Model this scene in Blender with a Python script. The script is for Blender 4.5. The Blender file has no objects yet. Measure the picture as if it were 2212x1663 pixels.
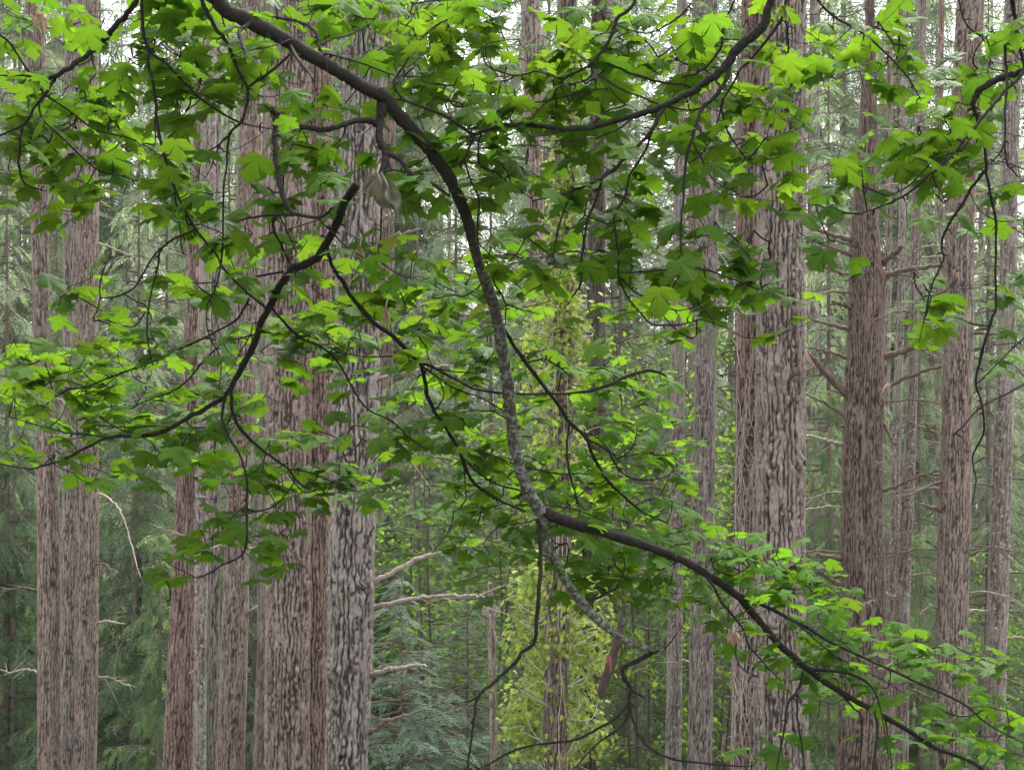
import bpy, math, random
import numpy as np
from mathutils import Vector, Matrix

# ------------------------------------------------------------------ camera, sky, sun, exposure
SC = bpy.context.scene
F = 3072.2                      # focal length in units of a 2212 px wide picture
CX, CY = 1106.0, 831.5
cam_d = bpy.data.cameras.new("camera")
cam = bpy.data.objects.new("camera", cam_d)
SC.collection.objects.link(cam)
cam.location = (0, 0, 0)
cam.rotation_euler = (math.radians(90), 0, 0)
cam_d.sensor_width = 36
cam_d.lens = 50
cam_d.clip_start = 0.05
cam_d.clip_end = 2000
SC.camera = cam

SUN_EL, SUN_AZ = 58.0, 20.0     # azimuth measured from +Y (away from the camera) towards +X
W = bpy.data.worlds.new("World"); SC.world = W; W.use_nodes = True
nt = W.node_tree; nt.nodes.clear()
sky = nt.nodes.new("ShaderNodeTexSky"); sky.sky_type = 'NISHITA'; sky.sun_disc = False
sky.sun_elevation = math.radians(SUN_EL); sky.sun_rotation = math.radians(SUN_AZ)
sky.air_density = 1.0; sky.dust_density = 4.0; sky.ozone_density = 1.0
hsv = nt.nodes.new("ShaderNodeHueSaturation"); hsv.inputs['Saturation'].default_value = 0.22
bg = nt.nodes.new("ShaderNodeBackground"); bg.inputs['Strength'].default_value = 0.15
wo = nt.nodes.new("ShaderNodeOutputWorld")
nt.links.new(sky.outputs[0], hsv.inputs['Color']); nt.links.new(hsv.outputs[0], bg.inputs['Color'])
nt.links.new(bg.outputs[0], wo.inputs['Surface'])

sd = bpy.data.lights.new("sun", 'SUN'); sd.energy = 0.9; sd.angle = math.radians(25); sd.color = (1, .97, .90)
so = bpy.data.objects.new("sun", sd); SC.collection.objects.link(so)
el, az = math.radians(SUN_EL), math.radians(SUN_AZ)
dirv = Vector((math.sin(az) * math.cos(el), math.cos(az) * math.cos(el), math.sin(el)))
so.rotation_euler = dirv.to_track_quat('Z', 'Y').to_euler()
so.location = (0, 0, 40)

SC.view_settings.view_transform = 'Standard'; SC.view_settings.look = 'None'
SC.view_settings.gamma = 1; SC.view_settings.use_curve_mapping = False
SC.view_settings.exposure = 2.12
SC.cycles.max_bounces = 8; SC.cycles.diffuse_bounces = 4; SC.cycles.transmission_bounces = 4
SC.cycles.glossy_bounces = 2; SC.cycles.transparent_max_bounces = 8

random.seed(7); RNG = np.random.default_rng(11)
COL = SC.collection

# ------------------------------------------------------------------ helpers
def P(x, y, D):
    """point of the place seen at picture position x, y and D metres away"""
    return np.array([(x - CX) / F * D, D, (CY - y) / F * D])

def mesh_np(name, V, faces, mat=None, smooth=False, attrs=None):
    me = bpy.data.meshes.new(name)
    V = np.asarray(V, dtype=np.float32).reshape(-1, 3)
    faces = [np.asarray(f, dtype=np.int32) for f in faces if len(f)]
    tot = np.concatenate([np.full(len(f), f.shape[1], np.int32) for f in faces])
    idx = np.concatenate([f.ravel() for f in faces])
    starts = np.concatenate([[0], np.cumsum(tot)[:-1]]).astype(np.int32)
    me.vertices.add(len(V)); me.vertices.foreach_set('co', V.ravel())
    me.loops.add(len(idx)); me.loops.foreach_set('vertex_index', idx)
    me.polygons.add(len(tot)); me.polygons.foreach_set('loop_start', starts)
    me.polygons.foreach_set('loop_total', tot)
    if smooth: me.polygons.foreach_set('use_smooth', np.ones(len(tot), bool))
    me.update(calc_edges=True)
    if attrs:
        for k, a in attrs.items():
            at = me.attributes.new(k, 'FLOAT', 'POINT')
            at.data.foreach_set('value', np.asarray(a, np.float32))
    if mat: me.materials.append(mat)
    return me

def obj(name, me, parent=None, loc=None, kind=None, label=None):
    o = bpy.data.objects.new(name, me); COL.objects.link(o)
    if parent is not None: o.parent = parent
    if loc is not None: o.location = loc
    if kind: o['kind'] = kind
    if label: o['label'] = label
    return o

def thing(name, label, cat, loc=(0, 0, 0), group=None):
    o = bpy.data.objects.new(name, None); COL.objects.link(o)
    o.empty_display_size = .2
    o.location = loc; o['label'] = label; o['category'] = cat
    if group: o['group'] = group
    return o

def catmull(pts, n_per=6):
    pts = np.asarray(pts, float)
    if len(pts) < 3:
        t = np.linspace(0, 1, n_per + 1)[:, None]
        return pts[0] * (1 - t) + pts[-1] * t
    ext = np.vstack([2 * pts[0] - pts[1], pts, 2 * pts[-1] - pts[-2]])
    out = []
    for i in range(1, len(ext) - 2):
        p0, p1, p2, p3 = ext[i - 1], ext[i], ext[i + 1], ext[i + 2]
        for k in range(n_per):
            t = k / n_per
            out.append(.5 * ((2 * p1) + (-p0 + p2) * t + (2 * p0 - 5 * p1 + 4 * p2 - p3) * t * t + (-p0 + 3 * p1 - 3 * p2 + p3) * t ** 3))
    out.append(ext[-2])
    return np.array(out)

def tube(pts, rad, segs=8, cap=True, rough=0.0, seed=0):
    pts = np.asarray(pts, float); n = len(pts); rad = np.asarray(rad, float)
    T = np.gradient(pts, axis=0); T /= np.linalg.norm(T, axis=1)[:, None] + 1e-9
    ref = np.array([0, 0, 1.0]) if abs(T[0][2]) < .9 else np.array([1.0, 0, 0])
    N = np.zeros_like(T); v = np.cross(T[0], ref); v /= np.linalg.norm(v); N[0] = v
    for i in range(1, n):
        v = N[i - 1] - T[i] * np.dot(N[i - 1], T[i]); N[i] = v / (np.linalg.norm(v) + 1e-9)
    B = np.cross(T, N)
    a = np.arange(segs) * 2 * math.pi / segs
    R = rad[:, None] * np.ones((1, segs))
    if rough:
        r = np.random.default_rng(seed)
        R = R * (1 + rough * r.uniform(-1, 1, R.shape))
    V = pts[:, None, :] + R[..., None] * (np.cos(a)[None, :, None] * N[:, None, :] + np.sin(a)[None, :, None] * B[:, None, :])
    V = V.reshape(-1, 3)
    i = np.arange(n - 1)[:, None] * segs; j = np.arange(segs)[None, :]; j2 = (j + 1) % segs
    Fq = np.stack([i + j, i + j2, i + segs + j2, i + segs + j], -1).reshape(-1, 4)
    fs = [Fq]
    if cap:
        V = np.vstack([V, pts[0], pts[-1]])
        c0, c1 = n * segs, n * segs + 1; jj = np.arange(segs); jn = (jj + 1) % segs
        fs.append(np.stack([np.full(segs, c0), jn, jj], -1))
        fs.append(np.stack([np.full(segs, c1), (n - 1) * segs + jj, (n - 1) * segs + jn], -1))
    return V, fs

class Acc:
    def __init__(s): s.V = []; s.Q = []; s.T = []; s.n = 0
    def add(s, V, fs):
        for f in fs:
            (s.Q if f.shape[1] == 4 else s.T).append(f + s.n)
        s.V.append(V); s.n += len(V)
    def mesh(s, name, mat, smooth=False, attrs=None):
        fs = []
        if s.Q: fs.append(np.concatenate(s.Q))
        if s.T: fs.append(np.concatenate(s.T))
        return mesh_np(name, np.vstack(s.V), fs, mat, smooth, attrs)

def sstep(a, b, x):
    t = np.clip((x - a) / (b - a), 0, 1); return t * t * (3 - 2 * t)

def vnoise(u, v, pu, seed):
    """smooth value noise, periodic in u with the whole period pu"""
    r = np.random.default_rng(seed); tab = r.random((256, max(pu, 1)))
    u0 = np.floor(u).astype(int); v0 = np.floor(v).astype(int)
    fu = u - u0; fv = v - v0; fu = fu * fu * (3 - 2 * fu); fv = fv * fv * (3 - 2 * fv)
    a = tab[v0 % 256, u0 % pu]; b = tab[v0 % 256, (u0 + 1) % pu]
    c = tab[(v0 + 1) % 256, u0 % pu]; d = tab[(v0 + 1) % 256, (u0 + 1) % pu]
    return (a * (1 - fu) + b * fu) * (1 - fv) + (c * (1 - fu) + d * fu) * fv

# ------------------------------------------------------------------ materials
def new_mat(name):
    m = bpy.data.materials.new(name); m.use_nodes = True
    m.node_tree.nodes.clear(); return m, m.node_tree

def N(nt, t, **kw):
    n = nt.nodes.new(t)
    for k, v in kw.items():
        if k in n.inputs: n.inputs[k].default_value = v
        else: setattr(n, k, v)
    return n

def ramp(nt, fac, stops):
    r = nt.nodes.new("ShaderNodeValToRGB")
    while len(r.color_ramp.elements) < len(stops): r.color_ramp.elements.new(.5)
    for e, (p, c) in zip(r.color_ramp.elements, stops):
        e.position = p; e.color = (*c, 1) if len(c) == 3 else c
    nt.links.new(fac, r.inputs[0]); return r.outputs[0]

def mixc(nt, f, a, b, mode='MIX'):
    m = nt.nodes.new("ShaderNodeMix"); m.data_type = 'RGBA'; m.blend_type = mode
    for i, x in ((0, f), (6, a), (7, b)):
        if isinstance(x, (float, int)): m.inputs[i].default_value = x
        elif isinstance(x, tuple): m.inputs[i].default_value = (*x, 1)
        else: nt.links.new(x, m.inputs[i])
    return m.outputs[2]

def noise(nt, scale, vec, detail=4, rough=.6, stretch=None):
    n = N(nt, "ShaderNodeTexNoise", Scale=scale, Detail=detail, Roughness=rough)
    if stretch:
        mp = nt.nodes.new("ShaderNodeMapping"); mp.inputs['Scale'].default_value = stretch
        nt.links.new(vec, mp.inputs[0]); vec = mp.outputs[0]
    nt.links.new(vec, n.inputs['Vector']); return n.outputs['Fac']

def bark_mat(name, plate, plate2, crack, lichen=(.42, .44, .38), lich_amt=.60, moss=None, scale=1.0, stretch=2.8, bump=.7, zfade=None):
    """plate colours on the ridges, crack colour where the mesh's own furrows are"""
    m, nt = new_mat(name)
    tc = nt.nodes.new("ShaderNodeTexCoord"); v = tc.outputs['Object']
    n1 = noise(nt, 2.2 * scale, v, 6, .75, (1, 1, .4))
    plate, plate2 = tuple(x * .88 for x in plate), tuple(x * .88 for x in plate2)
    c = ramp(nt, n1, [(.35, plate), (.65, plate2)])
    fine = noise(nt, 45 * scale, v, 5, .7, (1, 1, 1 / stretch))
    c = mixc(nt, 1.0, c, ramp(nt, fine, [(.34, (.60, .57, .55)), (.50, (1, 1, 1)), (.66, (1.40, 1.40, 1.40))]), 'MULTIPLY')
    at = nt.nodes.new("ShaderNodeAttribute"); at.attribute_name = 'furrow'
    c = mixc(nt, at.outputs['Fac'], c, crack)
    ln = noise(nt, 22 * scale, v, 6, .75); lr = ramp(nt, ln, [(lich_amt, (0, 0, 0)), (lich_amt + .07, (1, 1, 1))])
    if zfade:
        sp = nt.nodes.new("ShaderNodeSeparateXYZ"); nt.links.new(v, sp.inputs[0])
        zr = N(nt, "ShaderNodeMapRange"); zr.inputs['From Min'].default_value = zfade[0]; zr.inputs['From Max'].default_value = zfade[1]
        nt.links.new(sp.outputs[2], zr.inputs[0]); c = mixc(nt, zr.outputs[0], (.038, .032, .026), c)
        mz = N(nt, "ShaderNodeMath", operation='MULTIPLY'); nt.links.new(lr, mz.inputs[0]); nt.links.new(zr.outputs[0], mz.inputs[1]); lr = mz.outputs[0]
    c = mixc(nt, lr, c, lichen)
    if moss:
        mn = noise(nt, 2.2, v, 5, .7, (1, 1, .4)); mr = ramp(nt, mn, [(.56, (0, 0, 0)), (.66, (.8, .8, .8))])
        c = mixc(nt, mr, c, moss)
    oi = nt.nodes.new("ShaderNodeObjectInfo")
    b = N(nt, "ShaderNodeBsdfPrincipled", Roughness=.9); b.inputs['Specular IOR Level'].default_value = .25
    nt.links.new(c, b.inputs['Base Color'])
    bh = noise(nt, 28 * scale, v, 8, .75, (1, 1, 1 / stretch))
    bp = N(nt, "ShaderNodeBump", Strength=bump, Distance=.02); nt.links.new(bh, bp.inputs['Height'])
    nt.links.new(bp.outputs[0], b.inputs['Normal'])
    o = nt.nodes.new("ShaderNodeOutputMaterial"); nt.links.new(b.outputs[0], o.inputs[0])
    return m

def leaf_mat(name, base, trans, tfac=.5, rough=.6, veins=False, noise_scale=0, spec=.08, hue_var=.008, val_var=.15, spots=None):
    m, nt = new_mat(name)
    tc = nt.nodes.new("ShaderNodeTexCoord"); oi = nt.nodes.new("ShaderNodeObjectInfo")
    def vary(col):
        h = nt.nodes.new("ShaderNodeHueSaturation"); h.inputs['Color'].default_value = (*col, 1)
        mr = N(nt, "ShaderNodeMapRange"); mr.inputs['To Min'].default_value = .5 - hue_var; mr.inputs['To Max'].default_value = .5 + hue_var
        ma = N(nt, "ShaderNodeMath", operation='FRACT'); mm = N(nt, "ShaderNodeMath", operation='MULTIPLY'); mm.inputs[1].default_value = 7.31
        nt.links.new(oi.outputs['Random'], mm.inputs[0]); nt.links.new(mm.outputs[0], ma.inputs[0]); nt.links.new(ma.outputs[0], mr.inputs[0])
        nt.links.new(mr.outputs[0], h.inputs['Hue'])
        mv = N(nt, "ShaderNodeMapRange"); mv.inputs['To Min'].default_value = 1 - val_var; mv.inputs['To Max'].default_value = 1 + val_var
        nt.links.new(oi.outputs['Random'], mv.inputs[0]); nt.links.new(mv.outputs[0], h.inputs['Value'])
        return h.outputs[0]
    cb, ct = vary(base), vary(trans)
    if noise_scale:
        nn = noise(nt, noise_scale, tc.outputs['Object'], 3, .6)
        g = ramp(nt, nn, [(.32, (.45, .5, .5)), (.68, (1.55, 1.5, 1.4))])
        cb = mixc(nt, 1.0, cb, g, 'MULTIPLY'); ct = mixc(nt, 1.0, ct, g, 'MULTIPLY')
    if spots:
        nn = noise(nt, 5.0, tc.outputs['Object'], 4, .7)
        f = ramp(nt, nn, [(.55, (0, 0, 0)), (.68, (1, 1, 1))])
        cb = mixc(nt, f, cb, spots); ct = mixc(nt, f, ct, spots)
    if veins:
        sep = nt.nodes.new("ShaderNodeSeparateXYZ"); nt.links.new(tc.outputs['Object'], sep.inputs[0])
        ax = N(nt, "ShaderNodeMath", operation='ABSOLUTE'); nt.links.new(sep.outputs[0], ax.inputs[0])
        best = None
        for ang in (0, 52, 105):
            s, c = math.sin(math.radians(ang)), math.cos(math.radians(ang))
            m1 = N(nt, "ShaderNodeMath", operation='MULTIPLY'); nt.links.new(ax.outputs[0], m1.inputs[0]); m1.inputs[1].default_value = c
            m2 = N(nt, "ShaderNodeMath", operation='MULTIPLY'); nt.links.new(sep.outputs[1], m2.inputs[0]); m2.inputs[1].default_value = s
            sb = N(nt, "ShaderNodeMath", operation='SUBTRACT'); nt.links.new(m1.outputs[0], sb.inputs[0]); nt.links.new(m2.outputs[0], sb.inputs[1])
            ab = N(nt, "ShaderNodeMath", operation='ABSOLUTE'); nt.links.new(sb.outputs[0], ab.inputs[0])
            if best is None: best = ab
            else:
                mn = N(nt, "ShaderNodeMath", operation='MINIMUM'); nt.links.new(best.outputs[0], mn.inputs[0]); nt.links.new(ab.outputs[0], mn.inputs[1]); best = mn
        vf = ramp(nt, best.outputs[0], [(.006, (.55, .55, .55)), (.022, (0, 0, 0))])
        cb = mixc(nt, vf, cb, (.16, .24, .07)); ct = mixc(nt, vf, ct, (.10, .16, .02))
    b = N(nt, "ShaderNodeBsdfPrincipled", Roughness=rough); b.inputs['Specular IOR Level'].default_value = spec
    nt.links.new(cb, b.inputs['Base Color'])
    t = nt.nodes.new("ShaderNodeBsdfTranslucent"); nt.links.new(ct, t.inputs['Color'])
    mx = nt.nodes.new("ShaderNodeMixShader"); mx.inputs[0].default_value = tfac
    nt.links.new(b.outputs[0], mx.inputs[1]); nt.links.new(t.outputs[0], mx.inputs[2])
    if veins:
        bn = noise(nt, 9, tc.outputs['Object'], 4, .6)
        bp = N(nt, "ShaderNodeBump", Strength=.35, Distance=.01); nt.links.new(bn, bp.inputs['Height'])
        nt.links.new(bp.outputs[0], b.inputs['Normal'])
    o = nt.nodes.new("ShaderNodeOutputMaterial"); nt.links.new(mx.outputs[0], o.inputs[0])
    return m

M = {}
M['leaf_a'] = leaf_mat('maple_leaf_green', (.058, .135, .012), (.110, .215, .010), .50, veins=True)
M['leaf_b'] = leaf_mat('maple_leaf_bright', (.066, .150, .012), (.130, .250, .012), .53, veins=True, val_var=.25)
M['leaf_c'] = leaf_mat('maple_leaf_dark', (.050, .118, .012), (.090, .190, .010), .50, veins=True, rough=.38)
M['leaf_y'] = leaf_mat('maple_leaf_yellowing', (.11, .14, .03), (.25, .31, .03), .55, veins=True, spots=(.28, .20, .06))
M['dead_leaf'] = leaf_mat('dead_leaf_grey', (.115, .115, .085), (.07, .075, .04), .25, rough=.8, noise_scale=6, hue_var=.01, val_var=.05)
M['red_leaf'] = leaf_mat('dead_leaf_red', (.17, .075, .055), (.16, .05, .035), .3, rough=.7, noise_scale=6, hue_var=.01, val_var=.1)
M['tan_leaf'] = leaf_mat('dead_leaf_tan', (.30, .22, .155), (.22, .15, .10), .25, rough=.8, noise_scale=6, hue_var=.02, val_var=.15)
M['maple_bark'] = bark_mat('maple_bark', (.019, .016, .014), (.034, .029, .025), (.02, .018, .015), (.12, .14, .11), .66, moss=(.035, .045, .02), scale=2.2, stretch=3)
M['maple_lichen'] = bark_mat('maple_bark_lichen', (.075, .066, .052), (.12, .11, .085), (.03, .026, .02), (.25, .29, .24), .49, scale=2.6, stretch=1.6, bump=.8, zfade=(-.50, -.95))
M['twig'] = bark_mat('maple_twig', (.020, .016, .015), (.034, .026, .023), (.02, .018, .015), lich_amt=.75)
M['bark_pink'] = bark_mat('bark_pinkish', (.285, .22, .182), (.37, .30, .255), (.045, .028, .022), (.46, .42, .40), .66)
M['bark_red'] = bark_mat('bark_reddish', (.26, .18, .148), (.34, .25, .212), (.04, .022, .018), (.42, .36, .34), .66)
M['bark_grey'] = bark_mat('bark_grey', (.26, .22, .195), (.38, .33, .30), (.030, .024, .021), (.42, .41, .38), .63, moss=(.17, .18, .12))
M['bark_plate'] = bark_mat('bark_thick_plates', (.265, .21, .178), (.36, .30, .262), (.028, .02, .017), (.50, .48, .45), .62)
M['bark_brown'] = bark_mat('bark_brown', (.21, .155, .125), (.29, .225, .19), (.03, .02, .016), (.36, .33, .29), .66)
M['bark_pale'] = bark_mat('bark_pale_lichen', (.27, .225, .20), (.38, .335, .30), (.09, .065, .055), (.52, .53, .48), .56, moss=(.24, .25, .17), stretch=2)
M['bark_dark'] = bark_mat('bark_dark', (.085, .065, .055), (.14, .11, .095), (.02, .016, .014), (.24, .25, .20), .64, moss=(.09, .10, .05))
M['stem_dark'] = bark_mat('dead_stem_dark', (.06, .042, .035), (.10, .07, .06), (.02, .016, .014), (.16, .15, .13), .66, stretch=4)
M['bark_far'] = bark_mat('bark_far', (.21, .17, .15), (.30, .25, .225), (.08, .06, .05), (.38, .37, .34), .62)
M['dead_wood'] = bark_mat('dead_wood', (.30, .235, .195), (.42, .35, .31), (.12, .09, .07), (.55, .54, .50), .60, stretch=1.2)
M['wood_dark'] = bark_mat('dead_branch_bark', (.14, .10, .082), (.21, .16, .135), (.05, .03, .03), (.36, .35, .31), .62, stretch=1.2)
M['raw_wood'] = bark_mat('raw_wood', (.40, .25, .185), (.44, .32, .26), (.2, .1, .07), (.5, .4, .33), .68)
M['vine'] = bark_mat('vine_stem', (.50, .42, .37), (.62, .55, .50), (.2, .15, .12), lich_amt=.75)
M['fir'] = leaf_mat('fir_needles', (.14, .18, .12), (.26, .34, .17), .45, rough=.5, noise_scale=1.2, val_var=.22)
M['fir_blue'] = leaf_mat('fir_needles_blue', (.13, .19, .145), (.20, .32, .19), .38, rough=.5, noise_scale=2.0, val_var=.15)
M['cedar'] = leaf_mat('cedar_fronds', (.10, .155, .085), (.20, .30, .11), .42, rough=.45, noise_scale=1.0, val_var=.25)
M['hemlock'] = leaf_mat('hemlock_needles', (.17, .205, .14), (.30, .38, .20), .48, rough=.55, noise_scale=1.0, val_var=.2)
M['lacy'] = leaf_mat('fir_needles_pale', (.17, .225, .15), (.30, .40, .21), .42, rough=.5, noise_scale=3.0, val_var=.2)
M['vine_maple'] = leaf_mat('small_maple_leaves', (.09, .16, .035), (.18, .32, .03), .5, noise_scale=3.0, val_var=.25)
M['ivy'] = leaf_mat('ivy_leaves', (.33, .40, .10), (.42, .52, .08), .4, rough=.5, noise_scale=2.5, val_var=.1)
M['ivy_green'] = leaf_mat('ivy_leaves_green', (.17, .27, .07), (.28, .42, .06), .4, rough=.35, noise_scale=4.0, val_var=.1)

# ------------------------------------------------------------------ the ground
def ground_z(x, y):
    d = max(0.0, y - 2)
    return -1.6 - 13.2 * (1 - math.exp(-d / 18)) + .25 * math.sin(x * .31 + y * .2) * min(1, d / 10) + .12 * math.sin(x * 1.1 - y * .7) * min(1, d / 10)
gm, gnt = new_mat('forest_floor')
gtc = gnt.nodes.new("ShaderNodeTexCoord")
gc = ramp(gnt, noise(gnt, .8, gtc.outputs['Object'], 8, .7), [(.3, (.035, .025, .018)), (.5, (.07, .05, .035)), (.62, (.05, .075, .03)), (.8, (.03, .05, .02))])
gb = N(gnt, "ShaderNodeBsdfPrincipled", Roughness=.95); gnt.links.new(gc, gb.inputs['Base Color'])
gbp = N(gnt, "ShaderNodeBump", Strength=.8, Distance=.1); gnt.links.new(noise(gnt, 6, gtc.outputs['Object'], 8, .7), gbp.inputs['Height']); gnt.links.new(gbp.outputs[0], gb.inputs['Normal'])
go_ = gnt.nodes.new("ShaderNodeOutputMaterial"); gnt.links.new(gb.outputs[0], go_.inputs[0])
gx = np.concatenate([[-900, -400, -200, -120], np.linspace(-80, 80, 81), [120, 200, 400, 900]])
gy = np.concatenate([[-900, -300, -100, -40, -20], np.linspace(-10, 120, 90), [150, 200, 400, 900]])
GV = np.array([[x, y, ground_z(x, y)] for y in gy for x in gx])
ni = len(gx); ii, jj = np.meshgrid(np.arange(len(gy) - 1), np.arange(ni - 1), indexing='ij')
GF = np.stack([ii * ni + jj, ii * ni + jj + 1, (ii + 1) * ni + jj + 1, (ii + 1) * ni + jj], -1).reshape(-1, 4)
obj('ground', mesh_np('ground', GV, [GF], gm, True), kind='structure')

# ------------------------------------------------------------------ conifer crowns (shared meshes)
def frond(style, seed):
    r = np.random.default_rng(seed); V = []; T = []
    def tri(a, b, c):
        k = len(V); V.extend([a, b, c]); T.append((k, k + 1, k + 2))
    L = .55; n = {'fir': 12, 'cedar': 9, 'hemlock': 12}[style]
    for i in range(n):
        t = (i + .7) / n; x = L * t
        zz = -.10 * t * t if style != 'cedar' else -.22 * t * t
        for s in (-1, 1):
            ln = {'fir': .13, 'cedar': .19, 'hemlock': .10}[style] * (1.05 - t * .7) * r.uniform(.7, 1.2)
            an = math.radians(r.uniform(40, 62)); w = {'fir': .013, 'cedar': .018, 'hemlock': .011}[style]
            dx, dy = math.cos(an) * ln, s * math.sin(an) * ln
            dz = r.uniform(-.25, .10) * ln if style == 'fir' else r.uniform(-.55, -.1) * ln
            px_, py_ = -math.sin(an) * w * s, math.cos(an) * w
            mid = np.array([x + dx * .5, dy * .5, zz + dz * .4])
            tri([x, 0, zz], [mid[0] + px_, mid[1] + py_, mid[2]], [x + dx, dy, zz + dz])
            if style != 'hemlock' or i % 2: tri([x, 0, zz], [x + dx, dy, zz + dz], [mid[0] - px_, mid[1] - py_, mid[2]])
            if style == 'cedar':
                for q in (.4, .75):
                    bx, by, bz = x + dx * q, dy * q, zz + dz * q; l2 = ln * .38; a2 = an - .7
                    tri([bx, by, bz], [bx + math.cos(a2) * l2 * .6, by + s * math.sin(a2) * l2 * .6 + .01, bz - .01], [bx + math.cos(a2) * l2, by + s * math.sin(a2) * l2 - .008, bz - .03])
    return np.array(V), np.array(T)

def rot_from(dirv, roll):
    """matrix whose columns are: along dirv, sideways, up"""
    x = dirv / np.linalg.norm(dirv); up = np.array([0, 0, 1.0])
    y = np.cross(up, x); y /= np.linalg.norm(y) + 1e-9; z = np.cross(x, y)
    c, s = math.cos(roll), math.sin(roll)
    return np.stack([x, y * c + z * s, z * c - y * s], 1)

def conifer(style, seed, H=14.0, R=2.3, whorl=.45, per=4, droop=.35, bare=.0, gap=.15, fscale=1.0, spacing=.15, top_r=.15):
    r = np.random.default_rng(seed)
    FR = [frond(style, seed * 10 + k) for k in range(4)]
    Vs, Ts = [], []; n = 0; wood = Acc()
    z = bare
    while z < H - .1:
        f = (z - bare) / (H - bare)
        rad = R * (1 - f) ** .75 * (.55 + .45 * min(1, f * 4 + .3)) + top_r
        for k in range(per):
            if r.random() < gap: continue
            a = r.uniform(0, 2 * math.pi); L = rad * r.uniform(.6, 1.15)
            zz = z + r.uniform(-.2, .2); rise = r.uniform(.0, .35) - .15
            ts = np.linspace(0, 1, 8); dr = droop * r.uniform(.6, 1.4)
            bend = r.uniform(-.25, .25)
            pts = np.stack([np.cos(a + bend * ts) * ts * L, np.sin(a + bend * ts) * ts * L, zz + rise * ts * L - dr * ts ** 2 * L + .12 * L * ts ** 5], 1)
            wood.add(*tube(pts, np.linspace(.018, .004, 8) * (.5 + L / 2.5), 4, False))
            m = max(3, int(L / spacing))
            for q in range(m):
                t = .18 + .82 * (q + r.random() * .6) / m
                if t > 1: t = 1.0
                i = min(6, int(t * 7)); fr = t * 7 - i
                p = pts[i] * (1 - fr) + pts[min(7, i + 1)] * fr; d = pts[min(7, i + 1)] - pts[i]; d /= np.linalg.norm(d)
                side = 1 if q % 2 else -1
                an = side * math.radians(r.uniform(28, 65)) * (1 if q < m - 1 else 0)
                c, s = math.cos(an), math.sin(an)
                d2 = np.array([d[0] * c - d[1] * s, d[0] * s + d[1] * c, d[2] - (r.uniform(.1, .5) if style == 'fir' else r.uniform(.3, 1.0))])
                FV, FT = FR[r.integers(4)]
                sc = (1.15 - .55 * t) * r.uniform(.7, 1.25) * fscale * min(1.0, .5 + L / 2.5)
                MM = rot_from(d2, r.uniform(-.6, .6)) * sc
                Vs.append(FV @ MM.T + p); Ts.append(FT + n); n += len(FV)
        z += whorl * r.uniform(.8, 1.2)
    return np.vstack(Vs), np.concatenate(Ts), wood

CROWN = {}
def crown_meshes(key, mat, *a, **k):
    V, T, wood = conifer(*a, **k)
    CROWN[key] = (mesh_np('crown_' + key, V, [T], M[mat]), wood.mesh('branches_' + key, M['wood_dark']))
crown_meshes('fir1', 'fir', 'fir', 1, H=20, R=3.3, spacing=.17, whorl=.55, per=5, fscale=1.5, gap=.1)
crown_meshes('fir2', 'fir', 'fir', 2, H=20, R=3.0, gap=.3, droop=.5, spacing=.17, whorl=.55, per=5, fscale=1.4)
crown_meshes('hem1', 'hemlock', 'hemlock', 3, H=20, R=3.0, gap=.2, droop=.55, spacing=.14, whorl=.55, per=5, fscale=1.5)
crown_meshes('ced1', 'cedar', 'cedar', 4, H=14, R=2.4, droop=.75, gap=.1, spacing=.15, per=5, fscale=1.2)
crown_meshes('ced2', 'cedar', 'cedar', 5, H=20, R=3.4, droop=.6, gap=.2, spacing=.20, whorl=.6, per=5, fscale=1.5)
crown_meshes('young', 'fir_blue', 'fir', 6, H=6.0, R=2.1, whorl=.22, per=8, droop=.12, gap=.05, spacing=.10, top_r=.05, fscale=.8)
crown_meshes('lacy', 'lacy', 'fir', 7, H=12, R=2.3, whorl=.36, per=6, droop=.4, gap=.15, spacing=.12, top_r=.1, fscale=.95)
crown_meshes('lacy2', 'lacy', 'hemlock', 8, H=12, R=2.2, whorl=.36, per=6, droop=.5, gap=.2, spacing=.10, top_r=.1, fscale=1.05)
TV, TF = tube(np.array([[0, 0, z] for z in np.linspace(0, 1, 9)]), np.linspace(1, .06, 9), 12, False, .06, 3)
FAR_TRUNK = mesh_np('far_trunk', TV, [TF[0]], M['bark_far'], True)
YT, YF = tube(np.array([[0, 0, z] for z in np.linspace(0, 1, 9)]), np.linspace(1, .1, 9), 8, False)
YOUNG_TRUNK = mesh_np('young_trunk', YT, [YF[0]], M['wood_dark'], True)

def bg_tree(name, label, cat, key, x, D, apex_z, crown_len, rscale=1.0, trunk_r=.16, group=None, taper=False, rot=None):
    """a whole conifer standing on the ground at x, D with its top at apex_z"""
    gz = ground_z(x, D) - .1
    root = thing(name, label, cat, (x, D, gz), group)
    H = apex_z - gz
    t = obj('trunk', YOUNG_TRUNK if taper else FAR_TRUNK, root); t.scale = (trunk_r, trunk_r, H * .99)
    t.rotation_euler.z = random.uniform(0, 6)
    base_h = {'young': 6.0, 'ced1': 14.0, 'lacy': 12.0, 'lacy2': 12.0}.get(key, 20.0)
    s = crown_len / base_h
    rz = random.uniform(0, 6.28) if rot is None else rot
    c = obj('crown', CROWN[key][0], root); w = obj('branches', CROWN[key][1], root, kind='stuff')
    for o in (c, w):
        o.location = (0, 0, H - crown_len); o.scale = (rscale, rscale, s); o.rotation_euler.z = rz
    return root

def X(px_, D): return (px_ - CX) / F * D
def Z(py_, D): return (CY - py_) / F * D

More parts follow.
